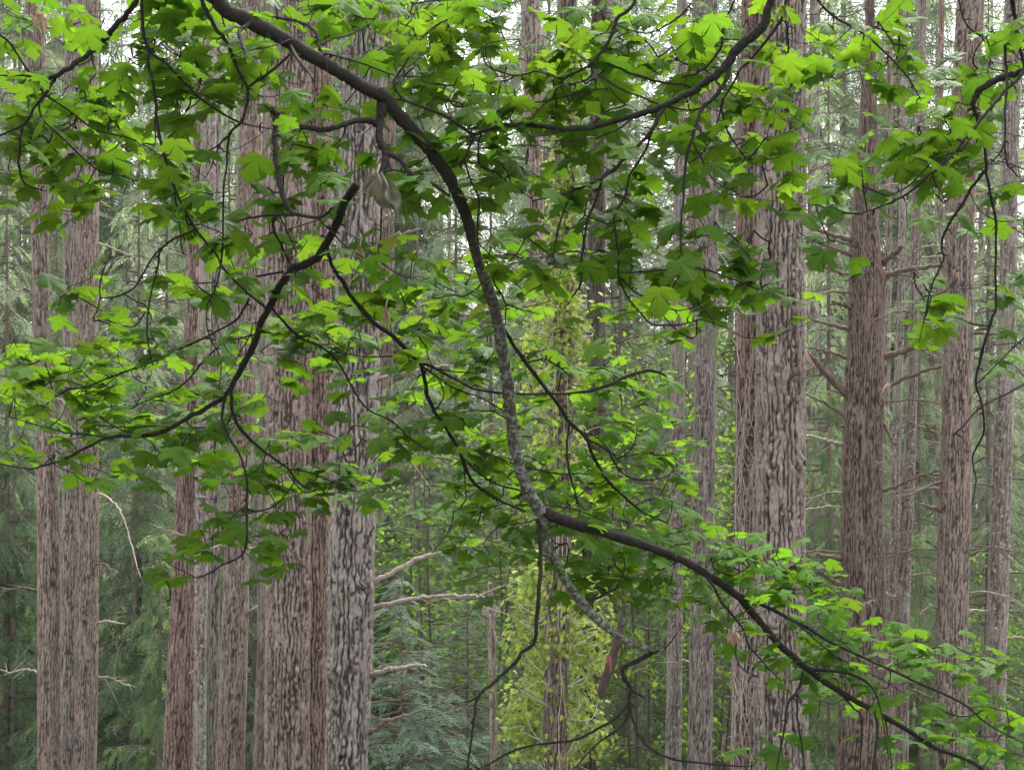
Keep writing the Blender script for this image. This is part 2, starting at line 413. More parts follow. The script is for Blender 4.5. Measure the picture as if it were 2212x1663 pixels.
# named nearer conifers
bg_tree('young_fir', 'young blue-green fir standing low between the rough forked trunk and the pale snag', 'tree', 'young', X(868, 17.5), 17.5, Z(1250, 17.5), 5.6, 1.0, .05, taper=True, rot=1.0)
bg_tree('young_fir', 'young blue-green fir spreading behind the pale broken snag', 'tree', 'young', X(1010, 20), 20, Z(1290, 20), 5.6, 1.1, .06, taper=True, rot=2.4)
bg_tree('cedar_tree', 'dark cedar hanging just left of the brown trunk with dead branches', 'tree', 'ced1', X(1795, 24), 24, Z(820, 24), 9.5, .62, .12, rot=.4)
bg_tree('cedar_tree', 'drooping green cedar low right of the red dead leaf', 'tree', 'ced1', X(1395, 22), 22, Z(1250, 22), 6.5, .8, .10, rot=3.4)
bg_tree('cedar_tree', 'dark cedar low behind the leftmost trunk at the left edge', 'tree', 'ced2', X(30, 27), 27, Z(900, 27), 9, .9, .12, rot=5)
bg_tree('cedar_tree', 'dark green cedar filling the gap between the left trunk pair and the reddish trunk', 'tree', 'ced2', X(290, 25), 25, Z(880, 25), 10, .95, .13, rot=2)
bg_tree('cedar_tree', 'lower dark cedar close to the reddish trunk', 'tree', 'ced1', X(345, 22), 22, Z(1130, 22), 7, .8, .1, rot=1)
bg_tree('cedar_tree', 'green cedar low between the brown branchy trunk and the right-hand trunk', 'tree', 'ced1', X(1990, 23), 23, Z(1130, 23), 7, .85, .1, rot=1.4)
bg_tree('cedar_tree', 'small cedar low beneath the maple leaves between the two widest right-hand trunks', 'tree', 'ced2', X(1790, 19), 19, Z(1330, 19), 5, .6, .08, rot=3)
bg_tree('hemlock_tree', 'pale feathery hemlock behind the brown trunk with dead branches', 'tree', 'hem1', X(1760, 33), 33, Z(150, 33), 17, 1.0, .15)
bg_tree('hemlock_tree', 'greyish hemlock rising between the far right trunks', 'tree', 'hem1', X(2120, 30), 30, Z(-40, 30), 19, .9, .14)
bg_tree('fir_tree', 'shaded fir standing at the bottom between the wide left trunk and the thin grey trunk', 'tree', 'fir1', X(550, 26), 26, Z(700, 26), 12, .9, .12)
for (lab, key, x_, D_, ap, ln, rs, rz_) in [
    ('pale lacy fir filling the gap right of the widest right trunk, upper part', 'lacy', 1790, 27, -60, 13, .8, .3),
    ('pale lacy hemlock between the brown branchy trunk and the tall right trunk', 'lacy2', 1985, 28, 60, 14, .7, 1.3),
    ('pale lacy fir between the tall right trunk and the right edge', 'lacy', 2135, 26, -150, 15, .7, 2.3),
    ('pale lacy fir rising between the left trunk pair and the reddish trunk', 'lacy', 300, 26, 120, 13, .85, 3.3),
    ('pale lacy hemlock just left of the reddish trunk, behind the lacy fir', 'lacy2', 360, 31, -100, 14, .9, 4.0),
    ('pale lacy fir at the far left edge', 'lacy', 15, 27, 150, 13, .75, 4.3),
    ('pale lacy hemlock showing between the two leftmost trunks', 'lacy2', 122, 30, 250, 13, .6, 5.3),
    ('pale lacy fir right of the rough grey trunk, above the young firs', 'lacy', 905, 27, 520, 9, .75, .8),
    ('pale lacy fir behind the thick maple limb near the middle', 'lacy2', 1060, 31, 0, 13, .9, 1.8),
    ('pale lacy hemlock filling the gap just left of the thick maple limb', 'lacy2', 985, 35, -250, 17, 1.1, 4.4),
    ('pale lacy fir high up at the top centre behind the maple leaves', 'lacy', 1240, 38, -350, 17, 1.2, 5.4),
    ('pale lacy fir high in the gap left of the rough grey trunk', 'lacy', 690, 36, -350, 16, 1.2, .4),
    ('pale lacy fir high up near the top right corner', 'lacy2', 1940, 38, -350, 17, 1.2, 2.4),
    ('pale lacy fir behind the slim speckled trunk and its grey neighbour', 'lacy', 1490, 31, 100, 14, .9, 2.8),
    ('pale lacy hemlock behind the dark mossy trunk, high up', 'lacy2', 1340, 33, -200, 13, 1.0, 3.8),
    ('pale lacy fir top showing between the reddish trunk and the widest left trunk', 'lacy', 495, 30, 0, 13, .6, 5.8)]:
    bg_tree('pale_fir', lab, 'tree', key, X(x_, D_), D_, Z(ap, D_), ln, rs, .09, rot=rz_, taper=True)
# the mass of conifers farther back
far = []
r_ = random.Random(5)
specs = []
for D, n, lo, hi in ((29, 11, 600, 1150), (36, 12, -100, 950), (44, 13, -900, 300), (56, 13, -1300, 0), (72, 13, -1200, 200), (92, 16, -700, 400)):
    for i in range(n):
        xx = -260 + (2212 + 520) * (i + r_.uniform(.1, .9)) / n
        specs.append((xx, D * r_.uniform(.92, 1.08), r_.uniform(lo, hi)))
for k, (xx, D, ay) in enumerate(specs):
    key = r_.choice(['fir1', 'fir2', 'fir1', 'hem1', 'ced1', 'ced2'])
    az_ = min(Z(ay, D), 42); gz = ground_z(X(xx, D), D)
    L = (az_ - gz) * r_.uniform(.78, .97)
    bg_tree('far_conifer', 'grey-green conifer in the crowded hazy background', 'tree', key, X(xx, D), D, az_, L,
            r_.uniform(.85, 1.25) * (.6 if D < 34 else 1.0 if D < 50 else 1.35), r_.uniform(.12, .24), group='grey-green conifers closing the view')

for k in range(30):   # taller firs whose tops close the upper part
    xx = -150 + 2500 * (k + r_.uniform(.2, .8)) / 30; D = r_.uniform(38, 64)
    bg_tree('far_conifer', 'grey-green conifer in the crowded hazy background', 'tree', r_.choice(['fir1', 'fir1', 'hem1', 'fir2', 'ced2']), X(xx, D), D, Z(r_.uniform(-700, -250), D), r_.uniform(15, 20), r_.uniform(.9, 1.2), .13, group='grey-green conifers closing the view')
# ------------------------------------------------------------------ ground cover
LT = np.array([[0, 0, 0], [.05, .4, .06], [0, 1, 0], [-.05, .4, .06]])
def undergrowth():
    r = np.random.default_rng(9); Vs, Ts = [], []; n = 0
    for k in range(2600):
        D = 9 + 60 * r.random() ** 1.3; x = r.uniform(-.42, .42) * D * 1.2; g = ground_z(x, D); s = r.uniform(.5, 1.1)
        for q in range(9):
            a = r.uniform(0, 6.28); e = r.uniform(.3, 1.0)
            d = np.array([math.cos(a) * math.cos(e), math.sin(a) * math.cos(e), math.sin(e)]) * s
            w = np.array([-math.sin(a), math.cos(a), 0]) * .07 * s
            p = np.array([x, D, g]); m = p + d * .6; t = p + d; t[2] -= .25 * s
            Vs.append(np.array([p, m + w, t, m - w])); Ts.append(np.array([[0, 1, 2], [0, 2, 3]]) + n); n += 4
    return mesh_np('undergrowth', np.vstack(Vs), [np.concatenate(Ts)], M['cedar'])
obj('undergrowth', undergrowth(), kind='stuff')['label'] = 'low sword ferns and shrubs covering the forest floor'

# ------------------------------------------------------------------ small-leaved maples farther back
def small_leaf(r, s):
    a = [(-.5, .25), (-.18, .3), (-.3, .75), (-.02, .6), (0, 1.05), (.18, .62), (.34, .78), (.2, .32), (.5, .2), (0, 0)]
    V = np.array([(x, y, -.15 * y * y + .08 * abs(x)) for x, y in a]) * s
    return V
SLT = np.array([(9, 8, 7), (9, 7, 1), (7, 6, 5), (7, 5, 1), (5, 4, 3), (5, 3, 1), (3, 2, 1), (1, 0, 9)])
def leafy_shrub(seed, H, spread, nb, leaf=.06, flat=.3, lean=(0, 0)):
    r = np.random.default_rng(seed); wood = Acc(); Vs, Ts = [], []; n = 0
    stems = []
    for s in range(4):
        a = r.uniform(0, 6.28); top = np.array([math.cos(a) * spread * .3 + lean[0], math.sin(a) * spread * .3 + lean[1], H * r.uniform(.8, 1)])
        pts = catmull(np.array([[0, 0, 0], top * .4 + r.normal(0, .1, 3), top * .75 + r.normal(0, .15, 3), top]), 5)
        wood.add(*tube(pts, np.linspace(.03, .008, len(pts)), 6, False)); stems.append(pts)
    for b in range(nb):
        st = stems[r.integers(4)]; p0 = st[r.integers(int(len(st) * .3), len(st))]
        a = r.uniform(0, 6.28); L = spread * r.uniform(.4, 1)
        ts = np.linspace(0, 1, 7)[:, None]
        d = np.array([math.cos(a), math.sin(a), r.uniform(-.05, .4)])
        pts = p0 + d * L * ts + np.array([0, 0, -.35 * L]) * ts ** 2 + r.normal(0, .03, (7, 3)) * ts
        wood.add(*tube(pts, np.linspace(.009, .002, 7), 4, False))
        for q in range(int(L * 46)):
            t = r.uniform(.15, 1.05); i = min(5, int(min(t, .999) * 6))
            p = pts[i] + (pts[i + 1] - pts[i]) * (t * 6 - i) + r.normal(0, 1, 3) * np.array([.16, .16, .05])
            dd = np.array([math.cos(q * 2.4 + a), math.sin(q * 2.4 + a), r.uniform(-1.0, .1)])
            MM = rot_from(dd, r.uniform(-.7, .7)); MM = np.stack([MM[:, 1], MM[:, 0], -MM[:, 2]], 1)
            Vs.append(small_leaf(r, leaf * r.uniform(.7, 1.25)) @ MM.T + p); Ts.append(SLT + n); n += 10
    return mesh_np('foliage', np.vstack(Vs), [np.concatenate(Ts)], M['vine_maple']), wood.mesh('stems', M['bark_dark'])
SHR = [leafy_shrub(1, 6.5, 1.9, 70, .075), leafy_shrub(2, 5.5, 1.7, 60, .07), leafy_shrub(3, 7.5, 2.0, 80, .08)]
def shrub(label, k, px_, D, top_py, rz, s=1.0, cat='tree'):
    gz = ground_z(X(px_, D), D); H = Z(top_py, D) - gz
    o = thing('vine_maple', label, cat, (X(px_, D), D, gz))
    h0 = (6.5, 5.5, 7.5)[k]
    for nm, me in (('foliage', SHR[k][0]), ('stems', SHR[k][1])):
        c = obj(nm, me, o); c.scale = (s, s, H / h0); c.rotation_euler.z = rz
shrub('leafy vine maple with dark stems behind the thin dark trunk and the speckled trunk', 0, 1400, 19, 560, .3, 1.0)
shrub('bright green vine maple between the speckled trunk and the wide vine-covered trunk', 2, 1525, 23, 620, 1.3, .9)
shrub('low green vine maple behind the long bare dead branch, left of the ivy', 1, 960, 21, 900, 2.2, 1.2)
shrub('vine maple with bright leaves directly behind the leaning maple limb', 0, 1090, 24, 800, 4.2, 1.2)
shrub('yellow-green vine maple low at the right edge behind the speckled trunk', 1, 2195, 20, 1180, .9, .7)
shrub('vine maple low behind the dead leaning stem right of the ivy', 1, 1330, 24, 1000, 5.0, .9)
shrub('pale green vine maple far behind between the two left trunks', 2, 640, 45, 700, 5.0, 1.6)
shrub('bright leafy bush far behind the reddish trunk', 0, 260, 45, 760, 1.0, 1.6)

# ------------------------------------------------------------------ big trunks
class Tree: pass
def big_trunk(name, label, D, rows, mat, ridge=.045, depth=.016, segs=72, dz=.035, cat='tree', y_top=-420, seed=0, group=None, vstretch=6.0, top_y=None, lumps=()):
    """rows: (y, left, right) outline in the picture at distance D"""
    rows = sorted(rows)
    ys = np.array([r[0] for r in rows], float); cxs = np.array([(r[1] + r[2]) / 2 for r in rows]); ws = np.array([(r[2] - r[1]) / 2 for r in rows])
    gzv = ground_z(X(cxs[-1], D), D) - .2
    y_end = CY - gzv / D * F
    if top_y is None: top_y = y_top
    def ext(y, arr):
        y = np.asarray(y, float); v = np.interp(y, ys, arr)
        s0 = (arr[-1] - arr[0]) / max(1, ys[-1] - ys[0])
        v = np.where(y < ys[0], arr[0] + s0 * (y - ys[0]), v); v = np.where(y > ys[-1], arr[-1] + s0 * (y - ys[-1]), v)
        return v
    z0, z1 = gzv, Z(top_y, D)
    zs = [z0]
    while zs[-1] < z1:
        yy = CY - zs[-1] / D * F
        zs.append(zs[-1] + (dz if -60 < yy < 1730 else dz * 6))
    zs = np.array(zs); yy = CY - zs / D * F
    cx = (ext(yy, cxs) - CX) / F * D; rr = np.maximum(ext(yy, ws), 3) / F * D
    flare = np.clip((z0 + 1.2 - zs) / 1.2, 0, 1) ** 2 * .35; rr = rr * (1 + flare)
    th = np.arange(segs) * 2 * math.pi / segs
    U = th[None, :] / (2 * math.pi) * np.ones((len(zs), 1)); Vv = zs[:, None] * np.ones((1, segs))
    R0 = float(np.mean(rr)); K = max(6, int(round(2 * math.pi * R0 / ridge)))
    K2 = max(8, int(K * 1.7)); vs = 1 / (ridge * vstretch)
    Kh = max(4, K // 2)
    wa = (vnoise(U * Kh, Vv * vs * .8, Kh, seed + 5) - .5) * 1.25 + (vnoise(U * K2, Vv * vs * 6, K2, seed + 9) - .5) * .60
    p1 = U * K + wa; n1 = np.abs(2 * (p1 - np.floor(p1)) - 1)
    n1 = n1 + .55 * sstep(.55, .85, vnoise(U * K, Vv * vs * 1.1, K, seed + 7))
    wb = (vnoise(U * Kh, Vv * vs * 1.3, Kh, seed + 15) - .5) * 1.9 + (vnoise(U * K2, Vv * vs * 5, K2, seed + 19) - .5) * .7
    p2 = U * (K - 3) + wb; n2 = np.abs(2 * (p2 - np.floor(p2)) - 1)
    n2 = n2 + .9 * sstep(.35, .6, vnoise(U * K, Vv * vs * 1.6, K, seed + 17)) + .12
    nh = np.abs(2 * vnoise(U * K, Vv * vs * 4.5, K, seed + 21) - 1) + .75 * sstep(.3, .6, vnoise(U * K, Vv * vs, K, seed + 23)) + .10
    n3 = vnoise(U * K2, Vv * vs * 6, K2, seed + 2)
    cr = np.minimum(np.minimum(n1, n2), nh)
    h = sstep(.04, .62, cr)
    big = vnoise(U * 3, Vv * .9, 3, seed + 3) - .5
    disp = depth * (h - .75) + depth * .55 * (n3 - .5) * (.4 + h) + depth * .3 * (vnoise(U * K2 * 2, Vv * vs * 14, K2 * 2, seed + 41) - .5) + R0 * .05 * big
    for (ly, lu, lr, lh) in lumps:   # knots: (picture y, side -1..1, size, height)
        lz = Z(ly, D); la = math.asin(max(-1, min(1, lu)))      # 0 = facing the camera
        aa = (th - (-math.pi / 2) - la + math.pi) % (2 * math.pi) - math.pi
        d2 = (aa[None, :] * R0) ** 2 + (zs[:, None] - lz) ** 2
        disp = disp + lh * np.exp(-d2 / (lr * lr)) * (1 - 1.6 * np.exp(-d2 / (lr * lr * .12)))
    RR = rr[:, None] * (1 + .05 * (vnoise(U * 2, Vv * .6, 2, seed + 31) - .5)) + disp
    cx = cx + R0 * .14 * (vnoise(zs * 0, zs * .35, 1, seed + 33) - .5) + R0 * .05 * (vnoise(zs * 0, zs * 1.6, 1, seed + 35) - .5)
    V = np.stack([cx[:, None] + RR * np.cos(th)[None, :], D + RR * np.sin(th)[None, :], Vv], -1)
    furrow = np.clip(1 - sstep(.12, .52, cr), 0, 1) * .98
    base = np.array([cx[0], D, z0])
    V = V.reshape(-1, 3) - base
    n = len(zs); i = np.arange(n - 1)[:, None] * segs; j = np.arange(segs)[None, :]; j2 = (j + 1) % segs
    Fq = np.stack([i + j, i + j2, i + segs + j2, i + segs + j], -1).reshape(-1, 4)
    fs = [Fq]; fur = furrow.ravel()
    V = np.vstack([V, [cx[-1] - base[0], 0, zs[-1] - base[2]]]); fur = np.append(fur, 0)
    jn = np.arange(segs); fs.append(np.stack([np.full(segs, n * segs), (n - 1) * segs + jn, (n - 1) * segs + (jn + 1) % segs], -1))
    root = thing(name, label, cat, tuple(base), group)
    obj('trunk', mesh_np('trunk', V, fs, M[mat], True, {'furrow': fur}), root)
    t = Tree(); t.root = root; t.base = base; t.D = D
    t.at = lambda y, u: np.array([(ext(y, cxs) + u * ext(y, ws) - CX) / F * D, D - math.sqrt(max(0, 1 - u * u)) * float(ext(y, ws)) / F * D, (CY - y) / F * D])
    t.r = lambda y: float(ext(y, ws)) / F * D
    t.cx = lambda y: float(ext(y, cxs))
    return t

def dead_branch(t, pts, dia, mat='wood_dark', dy=None, twigs=0, seed=0, label=None):
    """a bare branch; pts are picture positions, the first on the trunk; dy = change of distance to the tip"""
    D = t.D; n = len(pts)
    dys = np.linspace(-.05 if dy is None else 0, (dy or -.5), n)
    W_ = [P(x, y, D + d) for (x, y), d in zip(pts, dys)]
    c = catmull(np.array(W_), 6); rad = np.interp(np.linspace(0, 1, len(c)), np.linspace(0, 1, n), np.array(dia) / 2) / F * D
    r = np.random.default_rng(seed + int(pts[0][1])); c[1:-1] += r.normal(0, .006, (len(c) - 2, 3))
    A = Acc(); A.add(*tube(c, rad, 8, True, .10, seed))
    for k in range(twigs):
        i = r.integers(len(c) // 4, len(c) - 1); L = r.uniform(.12, .4)
        d = (c[i] - c[i - 1]); d /= np.linalg.norm(d) + 1e-9; d = d * .6 + r.normal(0, .45, 3) + np.array([0, 0, -.25])
        q = np.array([c[i] + d * L * s + np.array([0, 0, -.08 * L]) * s * s for s in np.linspace(0, 1, 5)])
        A.add(*tube(q, np.linspace(.006, .002, 5), 4, False))
    me = A.mesh('branch', M[mat], True)
    co = np.empty(len(me.vertices) * 3, np.float32); me.vertices.foreach_get('co', co)
    co = co.reshape(-1, 3) - t.base.astype(np.float32); me.vertices.foreach_set('co', co.ravel()); me.update()
    obj('branch', me, t.root, label=label)

def stub(t, y, u, L=.12, r=.012, mat='dead_wood', seed=0):
    rr = np.random.default_rng(seed + int(y))
    p = t.at(y, u); out = np.array([u, -math.sqrt(max(0, 1 - u * u)), rr.uniform(-.3, .5)])
    q = np.array([p - out * .03, p + out * L * .5, p + out * L + np.array([0, 0, rr.uniform(-.03, .04)])])
    V, fs = tube(catmull(q, 3), np.linspace(r, r * .5, 7), 6, True, .15, seed)
    obj('stub', mesh_np('stub', V - t.base, fs, M[mat], True), t.root)

def scar(t, y, u, w, h, mat='raw_wood', seed=0):
    """exposed wood where bark has come off, proud of the furrows"""
    rr = np.random.default_rng(seed + int(y)); R = t.r(y); n, m = 9, 12
    a0 = math.asin(max(-.98, min(.98, u))); V = []
    for i in range(m):
        fy = i / (m - 1) * 2 - 1; ww = w * math.sqrt(max(.02, 1 - fy * fy)) * rr.uniform(.7, 1.1)
        for j in range(n):
            fx = j / (n - 1) * 2 - 1; a = a0 + (fx * ww / 2) / R
            edge = max(abs(fx), abs(fy)); rad = R + (.010 if edge < .8 else -.012) + rr.uniform(-.002, .002)
            yy = y + fy * h / 2
            V.append([(t.cx(yy) - CX) / F * t.D + rad * math.sin(a), t.D - rad * math.cos(a), (CY - yy) / F * t.D])
    i, j = np.meshgrid(np.arange(m - 1), np.arange(n - 1), indexing='ij')
    Fq = np.stack([i * n + j, i * n + j + 1, (i + 1) * n + j + 1, (i + 1) * n + j], -1).reshape(-1, 4)
    obj('bare_wood', mesh_np('bare_wood', np.array(V) - t.base, [Fq], M[mat], True), t.root)

T = {}
T[1] = big_trunk('fir_tree', 'slim grey-brown trunk, leftmost in the stand', 20, [(60, 58, 95), (700, 73, 108), (1110, 81, 128), (1650, 82, 131)], 'bark_pink', .036, .012, 96, .045, seed=1)
T[2] = big_trunk('fir_tree', 'dark grey trunk half hidden behind the pinkish trunk on its right', 23, [(60, 140, 168), (600, 137, 168), (1110, 135, 172), (1650, 131, 172)], 'bark_grey', .04, .012, 88, .05, seed=2)
T[3] = big_trunk('fir_tree', 'straight pinkish trunk, front one of the pair near the left edge', 20, [(15, 168, 210), (300, 167, 212), (800, 165, 213), (1110, 162, 213), (1650, 160, 208)], 'bark_pink', .034, .010, 112, .04, seed=3)
T[4] = big_trunk('fir_tree', 'reddish trunk whose base bends to the left, with orange scars beside it', 17, [(15, 425, 452), (260, 420, 452), (600, 402, 434), (900, 390, 430), (1110, 377, 424), (1400, 363, 420), (1650, 352, 420)], 'bark_red', .034, .013, 112, .036, seed=4)
T[5] = big_trunk('fir_tree', 'slender pink trunk with torn orange wood patches, against the reddish trunk', 16.6, [(15, 438, 468), (400, 432, 466), (620, 430, 455), (1110, 421, 449), (1400, 419, 446), (1650, 417, 444)], 'bark_pale', .05, .008, 48, .05, seed=5)
T[6] = big_trunk('fir_tree', 'narrow dark grey trunk squeezed between two pinkish trunks', 22, [(300, 455, 478), (1110, 449, 476), (1650, 450, 475)], 'bark_grey', .05, .01, 40, .06, seed=6)
T[7] = big_trunk('fir_tree', 'pinkish brown trunk just left of the widest left trunks', 19, [(15, 522, 562), (380, 512, 563), (600, 508, 560), (1110, 488, 539), (1650, 467, 528)], 'bark_pink', .034, .012, 112, .04, seed=7)
T[8] = big_trunk('fir_tree', 'smooth brown trunk edge showing behind the widest left trunk', 21, [(700, 560, 600), (1400, 556, 596), (1650, 546, 590)], 'bark_far', .06, .006, 40, .08, seed=8)
T[9] = big_trunk('douglas_fir', 'widest left trunk with deep brown furrowed bark, left half of a fused pair', 14.2, [(15, 590, 668), (300, 574, 672), (1110, 575, 670), (1650, 573, 668)], 'bark_pink', .042, .024, 170, .023, seed=9)
T[91] = big_trunk('douglas_fir', 'reddish furrowed trunk wedged between the widest left trunk and the rough grey one', 14.4, [(15, 640, 715), (400, 642, 716), (1110, 650, 712), (1650, 640, 708)], 'bark_red', .040, .020, 120, .03, seed=91)
T[10] = big_trunk('douglas_fir', 'rough grey trunk with black furrows and long bare branches to its right', 12.6, [(15, 752, 832), (400, 735, 822), (800, 720, 817), (1110, 711, 809), (1400, 708, 800), (1650, 704, 792)], 'bark_grey', .044, .027, 190, .02, seed=10, vstretch=6,
                  lumps=[(550, -.1, .10, .05), (960, .4, .09, .05), (1080, .0, .08, .05), (1270, .5, .10, .06), (1450, -.5, .10, .06), (1625, -.1, .10, .07)])
T[11] = big_trunk('fir_tree', 'thin brown trunk standing farther back, right of the rough grey trunk', 28, [(500, 822, 852), (1110, 815, 846), (1650, 812, 845)], 'bark_brown', .06, .012, 40, .08, seed=11)
T[13] = big_trunk('douglas_fir', 'brown furrowed trunk wrapped in yellow-green ivy', 15.5, [(60, 1206, 1246), (300, 1202, 1243), (700, 1192, 1241), (1110, 1182, 1234), (1400, 1178, 1230), (1650, 1174, 1226)], 'bark_brown', .040, .018, 104, .03, seed=13)
T[14] = big_trunk('fir_tree', 'pale trunk leaning slightly right, seen at the top left of the ivy trunk', 24, [(15, 1125, 1166), (150, 1130, 1170), (700, 1149, 1178), (1000, 1150, 1177), (1650, 1150, 1182)], 'bark_pink', .05, .012, 48, .06, seed=14)
T[15] = big_trunk('fir_tree', 'dark mossy trunk right of the ivy trunk', 18.5, [(350, 1273, 1305), (700, 1268, 1308), (1100, 1260, 1304), (1650, 1248, 1288)], 'bark_dark', .05, .014, 56, .05, seed=15)
T[16] = big_trunk('fir_tree', 'slim speckled trunk, thinner of the two side by side', 17, [(15, 1462, 1484), (700, 1450, 1480), (1100, 1446, 1477), (1650, 1437, 1471)], 'bark_pale', .05, .008, 48, .05, seed=16)
T[17] = big_trunk('fir_tree', 'straight grey trunk between the slim speckled one and the vine-covered one', 16.5, [(15, 1510, 1550), (400, 1506, 1552), (800, 1500, 1546), (1650, 1486, 1538)], 'bark_grey', .026, .008, 112, .035, seed=17)
T[18] = big_trunk('douglas_fir', 'reddish trunk netted with pale vine stems, fused to the wide grey one', 14.6, [(15, 1602, 1660), (400, 1590, 1645), (800, 1590, 1650), (1300, 1584, 1650), (1650, 1578, 1645)], 'bark_red', .040, .016, 104, .03, seed=18)
T[19] = big_trunk('douglas_fir', 'widest right trunk with thick grey plates and dark holes', 14.0, [(15, 1652, 1741), (400, 1637, 1738), (800, 1634, 1735), (1300, 1632, 1736), (1650, 1628, 1745)], 'bark_plate', .046, .026, 190, .021, seed=19, vstretch=6.5,
                  lumps=[(800, -.3, .09, .05), (1000, .75, .08, .05), (1010, -.45, .09, .06), (1190, -.3, .10, .06)])
T[20] = big_trunk('cedar_tree', 'brown trunk with many dead side branches standing right of the widest trunk', 16.5, [(-100, 1873, 1884), (100, 1866, 1890), (400, 1845, 1894), (480, 1838, 1898), (620, 1836, 1911), (820, 1828, 1909), (1100, 1819, 1906), (1320, 1816, 1914), (1650, 1806, 1920)], 'bark_brown', .030, .013, 150, .03, seed=20, vstretch=9,
                  lumps=[(590, -.6, .08, .04), (600, .85, .09, .05), (800, -.95, .08, .04), (870, .5, .10, .06), (900, -.8, .09, .05), (1050, .6, .08, .04)])
T[21] = big_trunk('fir_tree', 'very thin trunk with knots, just right of the brown branchy trunk', 18, [(300, 1944, 1958), (700, 1937, 1953), (1000, 1925, 1945), (1650, 1912, 1934)], 'bark_pale', .05, .006, 32, .06, seed=21)
T[22] = big_trunk('fir_tree', 'thin knobbly trunk in front of the gap left of the tall right trunk', 16.8, [(15, 1985, 2001), (550, 1966, 1988), (900, 1958, 1980), (1100, 1944, 1973), (1300, 1934, 1965), (1650, 1934, 1962)], 'bark_pale', .045, .008, 44, .05, seed=22)
T[23] = big_trunk('douglas_fir', 'tall straight pinkish trunk second from the right edge', 16, [(15, 2068, 2124), (550, 2043, 2103), (820, 2037, 2100), (1110, 2030, 2096), (1650, 2018, 2086)], 'bark_pink', .034, .014, 128, .032, seed=23, lumps=[(1385, -.3, .08, .05)])
T[24] = big_trunk('fir_tree', 'lichen-speckled trunk at the right edge', 17, [(15, 2170, 2206), (600, 2160, 2195), (1110, 2140, 2182), (1650, 2122, 2168)], 'bark_pale', .045, .010, 56, .05, seed=24)
T[25] = big_trunk('fir_tree', 'pinkish far trunk glimpsed behind the brown branchy trunk', 30, [(600, 1912, 1926), (900, 1908, 1922), (1650, 1900, 1918)], 'bark_pink', .06, .008, 28, .12, seed=25)
T[26] = big_trunk('fir_tree', 'reddish far trunk glimpsed left of the tall right trunk', 30, [(750, 2020, 2036), (950, 2018, 2034), (1650, 2010, 2032)], 'bark_red', .06, .008, 28, .12, seed=26)
T[27] = big_trunk('fir_tree', 'pale far trunk in the gap between the widest right trunk and the brown branchy one', 32, [(600, 1744, 1770), (850, 1742, 1768), (1650, 1736, 1768)], 'bark_far', .06, .008, 28, .12, seed=27)
T[28] = big_trunk('fir_tree', 'pale trunk glimpsed at the top between the dark maple limb and the widest right trunk', 26, [(15, 1498, 1525), (200, 1492, 1520), (900, 1486, 1512), (1650, 1478, 1508)], 'bark_far', .06, .010, 36, .1, seed=28)
T[29] = big_trunk('fir_tree', 'grey trunk low behind the right side of the ivy', 23, [(1000, 1262, 1292), (1650, 1235, 1272)], 'bark_far', .06, .010, 36, .1, seed=29)

# dead branches, stubs and scars
t = T[10]
dead_branch(t, [(800, 1262), (837, 1243), (890, 1213), (937, 1196), (1000, 1180), (1047, 1170), (1122, 1163)], [13, 11, 10, 9, 7, 6, 2], 'dead_wood', -.4)
dead_branch(t, [(800, 1315), (850, 1300), (904, 1291), (960, 1286), (1020, 1287), (1054, 1291)], [11, 9, 8, 7, 6, 5], 'dead_wood', -.3, 6)
dead_branch(t, [(788, 1462), (825, 1450), (854, 1443), (900, 1437), (924, 1438)], [12, 11, 9, 7, 3], 'dead_wood', -.4)
dead_branch(t, [(786, 1590), (815, 1572), (840, 1555), (880, 1543), (914, 1533)], [11, 9, 8, 5, 3], 'wood_dark', -.3)
dead_branch(t, [(812, 532), (830, 524), (857, 510), (890, 502), (914, 495)], [14, 13, 11, 9, 4], 'wood_dark', -.3)
dead_branch(t, [(815, 480), (835, 468), (858, 455), (880, 442)], [8, 7, 6, 3], 'dead_wood', -.2)
dead_branch(t, [(812, 822), (840, 812), (870, 804), (900, 800), (924, 793), (980, 790)], [9, 9, 8, 7, 6, 3], 'dead_wood', -.2)
dead_branch(t, [(782, 953), (815, 952), (854, 959), (880, 964)], [8, 7, 6, 3], 'dead_wood', -.4, 4)
dead_branch(t, [(783, 1214), (787, 1180), (797, 1158), (809, 1136)], [10, 10, 8, 4], 'wood_dark', -.45)
dead_branch(T[5], [(430, 1178), (400, 1160), (365, 1146), (328, 1133)], [3.5, 3.5, 3, 2], 'dead_wood', -.6)
dead_branch(T[3], [(210, 1345), (235, 1342), (270, 1348)], [5, 5, 2], 'dead_wood', -.3)
dead_branch(T[3], [(212, 1065), (240, 1080), (265, 1115), (285, 1180), (305, 1250)], [4, 4, 3, 3, 2], 'vine', -.3)
dead_branch(T[3], [(212, 525), (250, 540), (285, 553), (300, 560)], [5, 4, 3, 2], 'dead_wood', .2)
dead_branch(T[3], [(165, 110), (140, 95), (115, 82)], [6, 5, 3], 'wood_dark', -.3, 4)
dead_branch(T[7], [(536, 1325), (545, 1317), (555, 1310)], [5, 6, 4], 'dead_wood', -.2)
t = T[20]
